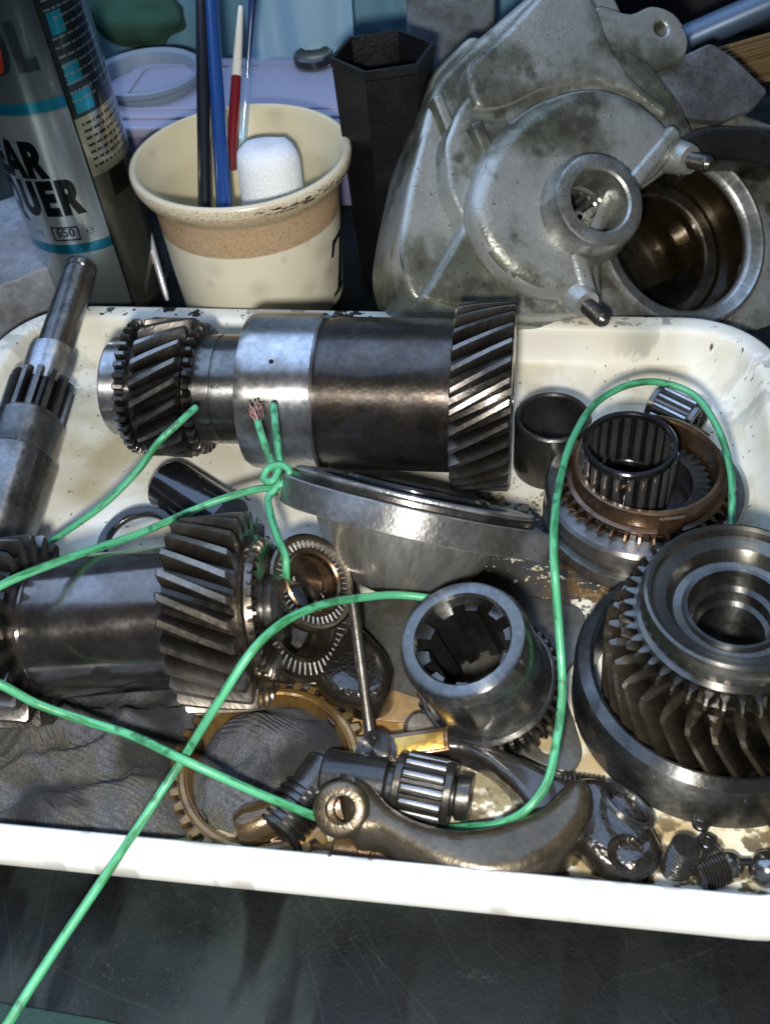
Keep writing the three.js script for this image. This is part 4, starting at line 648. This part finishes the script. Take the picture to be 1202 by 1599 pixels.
// lilac tub with a lid
{
  const a = [-28.21,5.6,-59.84], b = [-19.12,5.6,-57.03], c = [-21.21,5.6,-65.57], x0 = a[0] - 0.2, x1 = -6.2, z1 = b[2], z0 = c[2] - 1.5, cx = (x0 + x1) / 2, cz = (z0 + z1) / 2, w = x1 - x0, d = z1 - z0;
  const t = thing('lidded_box', 'lilac plastic food box with a raised lid behind the pot', 'box', [cx, 0.05, cz]);
  const rr = (w, d, r) => { const o = []; for (const [sx, sz, q] of [[1, 1, 0], [-1, 1, 1], [-1, -1, 2], [1, -1, 3]]) for (let k = 0; k <= 8; k++) { const A = (q + k / 8) * Math.PI / 2; o.push([sx * (w / 2 - r) + r * Math.cos(A), sz * (d / 2 - r) + r * Math.sin(A)]); } return o; };
  const lil = new THREE.MeshPhysicalMaterial({ color: C(0.33, 0.325, 0.42), roughness: 0.45, bumpMap: tFine, bumpScale: 0.0001 }), dk = new THREE.MeshPhysicalMaterial({ color: C(0.19, 0.17, 0.28), roughness: 0.5 });
  mesh('box_body', slab(rr(w - 0.7, d - 0.7, 1.8), 0, 4.75, 0.25), dk, t); mesh('lid', slab(rr(w, d, 2.2), 4.7, 5.45, 0.18), lil, t);
  mesh('lid_panel', slab(rr(w - 2.2, d - 2.0, 1.6), 5.4, 5.68, 0.12), lil, t);
  const rim = rr(w - 3.6, d - 3.6, 1.0), inn = rr(w - 4.1, d - 4.1, 0.8); mesh('lid_ridge', slab(rim, 5.66, 5.78, 0.04, [inn]), lil, t);
  single('bottle_cap', 'round black cap lying on the back of the lilac lid', 'cap', lathe([[0, 0], [1.15, 0], [1.3, 0.1], [1.3, 0.5], [1.15, 0.62], [0.95, 0.5], [0, 0.45]], 48), M.black, [-15.11,5.85,-65.26]);
}
{
  const t = thing('frosted_tub', 'round frosted plastic tub behind the lilac box', 'tub', (p => [p[0], 0.05, p[2]])([-25.46,6.5,-62.62]));
  mesh('tub_wall', lathe([[0, 0], [2.6, 0], [2.8, 0.2], [3.3, 6.0], [3.55, 6.2], [3.6, 6.5], [3.45, 6.6], [3.2, 6.4], [3.1, 6.0], [2.6, 0.4], [0, 0.3]], 72, 0.6), new THREE.MeshPhysicalMaterial({ color: C(0.3, 0.38, 0.46), roughness: 0.5, transmission: 0.35, thickness: 0, side: THREE.DoubleSide }), t);
}
{ // open hexagonal black container
  const p = [-8.39,0.05,-48.84], t = thing('hexagonal_pot', 'tall black hexagonal plastic container, open at the top, between the pot and the housing', 'container', [p[0] + 0.2, 0.05, p[2] - 1.6]); t.rotation.y = 0.32;
  const hx = (r, n = 6) => Array.from({ length: n }, (_, i) => [r * Math.cos(i / n * 2 * Math.PI), r * Math.sin(i / n * 2 * Math.PI)]);
  const rows = [[2.05, 0], [2.12, 0.2], [2.55, 12.0], [2.62, 12.1], [2.62, 12.5], [2.4, 12.5], [2.36, 12.0], [1.95, 0.6]], pos = [];
  rows.forEach(([r, y], k) => { if (!k) return; const A = hx(rows[k - 1][0]), B = hx(r), y0 = rows[k - 1][1]; for (let i = 0; i < 6; i++) { const j = (i + 1) % 6, a = [A[i][0], y0, A[i][1]], b = [A[j][0], y0, A[j][1]], c = [B[j][0], y, B[j][1]], d = [B[i][0], y, B[i][1]]; pos.push(...a, ...c, ...b, ...a, ...d, ...c); } });
  for (const [r, y] of [[2.05, 0], [1.95, 0.6]]) { const A = hx(r); for (let i = 0; i < 6; i++) { const j = (i + 1) % 6; pos.push(A[i][0], y, A[i][1], A[j][0], y, A[j][1], 0, y, 0); } }
  const g = new THREE.BufferGeometry(); g.setAttribute('position', new THREE.Float32BufferAttribute(pos, 3)); g.computeVertexNormals();
  mesh('container_wall', uvBox(g), new THREE.MeshPhysicalMaterial({ color: C(0.006, 0.006, 0.007), roughness: 0.7, specularIntensity: 0.6, roughnessMap: tFilm, bumpMap: tFine, bumpScale: 0.0002, side: THREE.DoubleSide }), t);
}
// ---------------------------------------------------------------- the cast gearbox housing
{
  const t = thing('gearbox_housing', 'big cast aluminium gearbox housing with round boss and large open bore, behind the tray', 'gearbox housing', [2,7.7,-43.91]);
  t.quaternion.setFromRotationMatrix(new THREE.Matrix4().makeBasis(new THREE.Vector3(...[0.9115,-0.2834,-0.2982]), new THREE.Vector3(...[-0.0581,0.6288,-0.7754]), new THREE.Vector3(...[0.4073,0.7241,0.5566])));
  const layer = (name, outline, z0, z1, bevel, holes, mat, jit = 0.05, seed = 0, bs = 5) => { let g = extrude(Array.isArray(outline[0]) ? smooth2(outline, true, 5) : outline, z1 - z0, bevel, holes.map(h => h), bs); g.translate(0, 0, z0); g = crease(g, 0.9); return mesh(name, uvBox(crease(jitter(g, jit, 0.9, seed), 0.9)), mat, t); };
  const bc = [6.58,0.34], boss = [-0.00,-0.00];
  layer('rear_shell', roundPoly([[-7.86,-4.25],[-8.49,-2.01],[-8.04,0.65],[-7.21,4.50],[-6.55,6.65],[-4.41,9.07],[-0.79,12.65],[2.43,13.90],[3.66,11.72],[4.69,8.82],[7.26,7.48],[10.14,7.53],[13.28,6.91],[15.99,3.70],[15.27,-3.37],[8.59,-4.89],[1.71,-5.06],[-5.33,-4.96]], 0.8), -7.5, -2.6, 0.4, [circle(bc[0], bc[1], 3.95, 64)], M.housing, 0.03, 2);
  layer('joint_flange', roundPoly([[-7.55,-4.08],[-8.31,-1.57],[-7.86,1.40],[-6.94,5.44],[-6.20,7.84],[-4.12,10.15],[-2.81,9.75],[-4.72,7.46],[-5.68,5.03],[-6.49,1.36],[-6.89,-1.43],[-6.51,-3.99]], 0.5), -4.9, -4.0, 0.25, [], M.housing, 0.02, 12);
  layer('side_step', roundPoly([[-7.82,-4.55],[-6.74,-2.78],[-5.60,-0.80],[-6.41,0.76],[-6.58,3.00],[-5.88,4.86],[-3.92,7.18],[-1.45,8.77],[1.30,9.54],[4.11,8.72],[6.04,6.68],[6.83,4.96],[5.40,3.23],[3.05,1.46],[1.86,-0.65],[1.34,-2.60],[1.51,-4.34],[-1.31,-4.81],[-5.19,-4.93]], 0.5), -3.0, -1.3, 0.32, [circle(boss[0], boss[1], 1.42, 48)], M.housing, 0.02, 3);
  layer('front_plate', [[-5.72,-0.83],[-5.46,1.14],[-4.38,3.23],[-2.44,5.02],[0.05,6.16],[2.24,6.16],[4.22,5.16],[5.10,3.93],[4.23,2.55],[2.30,1.12],[1.36,-0.38],[0.65,-2.14],[0.35,-4.06],[-1.12,-4.18],[-2.88,-3.97],[-4.68,-2.80]], -1.9, 0, 0.95, [circle(boss[0], boss[1], 1.4, 48)], M.housing, 0.02, 4, 8);
  layer('shoulder_rib', roundPoly([[-5.51,3.79],[-4.97,4.11],[-4.22,2.55],[-4.73,2.12]], 0.15), -1.8, -0.7, 0.18, [], M.housing, 0.01, 13);
  layer('shoulder_rib', roundPoly([[-6.93,5.46],[-6.48,5.78],[-5.79,4.18],[-6.24,3.81]], 0.15), -2.9, -1.9, 0.18, [], M.housing, 0.01, 14);
  layer('top_web', roundPoly([[-5.63,6.71],[-3.62,8.75],[-1.60,11.16],[0.28,12.14],[1.28,10.68],[1.77,9.13],[2.96,7.42],[5.23,6.11],[4.86,5.51],[2.94,6.64],[0.70,6.90],[-1.67,6.20],[-3.66,4.97],[-5.20,4.60]], 0.6), -3.2, -0.9, 0.35, [], M.housing, 0.02, 5);
  const eyeC = [5.13,10.59];
  layer('lifting_ear', [[1.49,11.12],[3.44,11.12],[4.72,11.73],[5.99,11.47],[6.70,10.30],[6.34,9.16],[4.45,8.33],[2.49,8.37],[1.46,9.46]], -3.2, -1.6, 0.2, [circle(eyeC[0], eyeC[1], 0.36, 28)], M.housing, 0.01, 6);
  layer('cover_plate', roundPoly([[4.13,7.82],[6.38,9.51],[8.29,10.56],[9.79,9.90],[11.69,8.44],[10.67,7.25],[8.91,6.40],[7.03,6.28],[5.20,6.90]], 0.3), -3.4, -2.0, 0.14, [], M.castShiny, 0.03, 7);
  layer('oily_arm', [[5.26,4.35],[6.84,5.28],[8.88,5.68],[11.92,5.75],[11.84,3.84],[9.19,3.92],[7.15,3.60],[5.57,2.63]], -2.8, -0.9, 0.35, [], M.oily, 0.06, 8);
  const bz = o => { o.rotation.x = Math.PI / 2; return o; };
  const bo = bz(mesh('boss', lathe([[1.42, -0.4], [2.5, -0.4], [2.36, 0.2], [2.28, 1.0], [2.14, 1.24], [2.0, 1.3], [1.55, 1.3], [1.44, 1.2], [1.4, -2.8], [1.42, -0.4]], 96), M.bossMetal, t)); bo.position.set(boss[0] * CM, boss[1] * CM, 0);
  const cg = bz(mesh('bearing_floor', disc(1.5, -3.2, -2.6), M.black, t)); cg.position.set(boss[0] * CM, boss[1] * CM, 0);
  const rol = crease(new THREE.CylinderGeometry(0.1, 0.1, 1.1, 12)); for (let i = 0; i < 18; i++) { const q = bz(mesh('bearing_roller', rol, M.roller, t)), a = i / 18 * Math.PI * 2; q.position.set((boss[0] + 1.24 * Math.cos(a)) * CM, (boss[1] + 1.24 * Math.sin(a)) * CM, -1.6 * CM); }
  const bw = bz(mesh('bore_wall', lathe([[3.94, -2.95], [3.88, -2.9], [3.84, -3.0], [3.8, -3.2], [3.78, -6.2], [3.3, -6.3], [3.3, -6.9], [0, -6.9], [0, -7.3], [3.94, -7.3], [3.94, -2.95]], 120), M.boreOil, t)); bw.position.set(bc[0] * CM, bc[1] * CM, 0);
  const rimm = bz(mesh('bore_rim', lathe([[3.9, -2.9], [4.1, -2.85], [4.75, -2.8], [4.85, -2.4], [4.75, -2.25], [4.6, -2.2], [4.45, -2.3], [4.1, -2.4], [3.95, -2.5], [3.86, -2.66], [3.9, -2.9]], 120), M.bossMetal, t)); rimm.position.set(bc[0] * CM, bc[1] * CM, 0);
  const br = bz(mesh('bore_step', ring(3.76, 3.0, -5.4, -4.9, 0.1, 96), M.dullBrown, t)); br.position.set(bc[0] * CM, bc[1] * CM, 0);
  for (const [p, q, L] of [[[5.37,3.39], [0.622,0.216,0.752], 2.0], [[-0.24,-4.11], [0.537,0.017,0.843], 2.2]]) {
    const d = new THREE.Vector3(...q).applyQuaternion(t.quaternion.clone().invert()), g = new THREE.Group();
    const pr = [[0, 0], [0.36, 0]]; for (let k = 0; k < 12; k++) { const y = 0.25 + k * (L - 0.5) / 12; pr.push([0.36, y], [0.40, y + 0.06], [0.36, y + 0.12]); } pr.push([0.34, L - 0.15], [0.2, L], [0, L]);
    const s = mesh('threaded_stud', lathe(pr, 32, 0.4), M.rod, t); s.position.set(p[0] * CM, p[1] * CM, -0.5 * CM); s.quaternion.setFromUnitVectors(Y, d);
    const b = mesh('stud_lug', lathe([[0, -1.6], [0.95, -1.6], [0.75, 0.4], [0.66, 0.62], [0.4, 0.66], [0, 0.66]], 36, 0.7), M.housing, t); b.position.copy(s.position); b.quaternion.copy(s.quaternion);
  }
  for (const [a, b, w] of [[[2.43,1.66], [4.63,4.28], 0.42], [[-0.49,-2.28], [0.04,-4.12], 0.5]]) {
    const L = Math.hypot(b[0] - a[0], b[1] - a[1]), g = uvBox(crease(new RoundedBoxGeometry(L + 0.8, w * 2, 1.2, 5, w * 0.8))); const m = mesh('rib', g, M.housing, t); m.position.set((a[0] + b[0]) / 2 * CM, (a[1] + b[1]) / 2 * CM, -0.45 * CM - (a === b ? 0 : 0)); m.rotation.z = Math.atan2(b[1] - a[1], b[0] - a[0]);
  }
}
{
  const t = thing('hex_bolt', 'small hex headed bolt lying at the foot of the housing behind the tray rim', 'bolt', [-8.38,0.6,-47.9]); aim(t, dirTo([-8.38,0.6,-47.9], [-7.02,0.55,-46.66]));
  mesh('bolt_head', uvBox(crease(new THREE.CylinderGeometry(0.6, 0.6, 0.5, 6).translate(0, 0.25, 0))), M.castShiny, t); mesh('bolt_shank', disc(0.33, 0.45, 1.6, 0.05, 24), M.mid, t);
}
// ---------------------------------------------------------------- background clutter
{
  const sheet = (name, label, x0, x1, z, H, amp, f, seed, mat, lean) => {
    const NX = 160, NY = 24, pos = [], idx = [], uv = [];
    for (const [s, off] of [[0, 0], [1, -0.12]]) for (let j = 0; j <= NY; j++) for (let i = 0; i <= NX; i++) { const u = i / NX, v = j / NY, x = mix(x0, x1, u); pos.push(x, v * H + 0.05, z + off - lean * v + amp * (vnoise3(x * f, v * 0.8, seed) - 0.5) * 2 + amp * 0.4 * Math.sin(x * f * 4 + 3 * vnoise3(x * 0.5, v * 2, seed + 3))); uv.push(x, v * H); }
    const N = (NX + 1) * (NY + 1); for (let s = 0; s < 2; s++) for (let j = 0; j < NY; j++) for (let i = 0; i < NX; i++) { const a = s * N + j * (NX + 1) + i; idx.push(a, a + 1, a + NX + 2, a, a + NX + 2, a + NX + 1); }
    const g = new THREE.BufferGeometry(); g.setAttribute('position', new THREE.Float32BufferAttribute(pos, 3)); g.setAttribute('uv', new THREE.Float32BufferAttribute(uv, 2)); g.setIndex(idx); g.computeVertexNormals();
    return single(name, label, 'plastic sheet', g, mat);
  };
  sheet('blue_sheet', 'rumpled blue plastic sheet hanging behind the pot and the lilac box', -60, 2, -72, 34, 1.4, 0.28, 3, new THREE.MeshPhysicalMaterial({ color: C(0.15, 0.31, 0.4), roughness: 0.35, side: THREE.DoubleSide }), 3);
  sheet('pale_sheet', 'pale blue folded plastic sheet hanging left of the black container', [-19.36,3,-71.88][0] - 0.5, [-14.08,3,-71.7][0] + 1.5, -66.5, 24, 0.8, 0.5, 9, new THREE.MeshPhysicalMaterial({ color: C(0.28, 0.45, 0.56), roughness: 0.3, side: THREE.DoubleSide }), 2);
  single('green_sponge', 'blurred green lumpy sponge at the top behind the tub', 'sponge', crease(jitter(new THREE.IcosahedronGeometry(2.6, 12), 0.5, 0.9, 3).scale(1.25, 0.8, 0.8), 1), new THREE.MeshStandardMaterial({ color: C(0.03, 0.09, 0.06), roughness: 1, bumpMap: tCast, bumpScale: 0.001 }), [-28.42,7,-70.85]);
  single('blue_grey_crate', 'blue grey plastic block standing behind the black container', 'block', uvBox(crease(new RoundedBoxGeometry(5.2, 16, 5, 3, 0.3))), new THREE.MeshPhysicalMaterial({ color: C(0.17, 0.21, 0.25), roughness: 0.5, map: tGrime }), (p => [p[0], 8.05, p[2] - 2])([-5.97,7,-62.66]));
  single('dark_bin', 'dark bin in the shade behind the housing at the top', 'bin', uvBox(crease(new RoundedBoxGeometry(30, 15, 6, 3, 0.5))), new THREE.MeshStandardMaterial({ color: C(0.02, 0.022, 0.026), roughness: 0.8 }), [13, 7.55, -86]);
  const t = thing('tool_bundle', 'dark bundle of small tools with a pale strip, behind the black container', 'tools', [-11.96,3,-74.69]); 
  mesh('tool_body', uvBox(crease(jitter(new THREE.IcosahedronGeometry(2.4, 8), 0.5, 0.8, 4), 0.8)), M.black, t); const st = mesh('pale_strip', uvBox(crease(new RoundedBoxGeometry(3.4, 0.5, 0.9, 2, 0.1))), M.castShiny, t); st.position.set(0, 2.2 * CM, 0.9 * CM); st.rotation.z = 0.25;
  const a = [7.95,7,-64.91], b = [13.62,9,-66.13]; single('blue_pipe', 'blue grey pipe slanting behind the housing in the top right corner', 'pipe', lathe([[0, 0], [0.8, 0], [0.85, 0.1], [0.85, 12], [0, 12]], 40), new THREE.MeshPhysicalMaterial({ color: C(0.1, 0.15, 0.22), roughness: 0.4, metalness: 0.3 }), a); aim(scene.getObjectByName('blue_pipe'), dirTo(a, b));
  const w = thing('bristle_brush', 'brush with amber bristles in the top right corner behind the housing', 'brush', [9.64,6.4,-61.76]); aim(w, dirTo([9.64,6.4,-61.76], [13.89,7.2,-62.7]));
  const gs = [], R = rng(9); for (let i = 0; i < 220; i++) { const g = new THREE.CylinderGeometry(0.03, 0.03, 4.5, 5); g.translate((R() - 0.5) * 2.4, 2.2 + R() * 0.6, (R() - 0.5) * 1.4); g.rotateX((R() - 0.5) * 0.12); gs.push(g.toNonIndexed()); }
  mesh('bristles', mergeGeometries(gs), new THREE.MeshStandardMaterial({ color: C(0.2, 0.12, 0.045), roughness: 0.6 }), w).userData.kind = 'stuff'; const hd = mesh('brush_head', uvBox(crease(new RoundedBoxGeometry(2.8, 1.4, 1.8, 3, 0.2))), M.oilBrown, w); hd.position.y = 4.9 * CM;
  const q = thing('grey_box', 'pale grey box at the left edge beside the spray can', 'box', (p => [p[0], 0.05, p[2]])([-32.2,3.2,-46.39])); q.rotation.y = 0.75;
  mesh('box_body', uvBox(crease(new RoundedBoxGeometry(10, 3.2, 9, 3, 0.15).translate(0, 1.6, 0))), new THREE.MeshStandardMaterial({ color: C(0.3, 0.33, 0.38), roughness: 0.7, map: tGrime }), q);
}
scene.environment = null;
renderer.render(scene, camera);
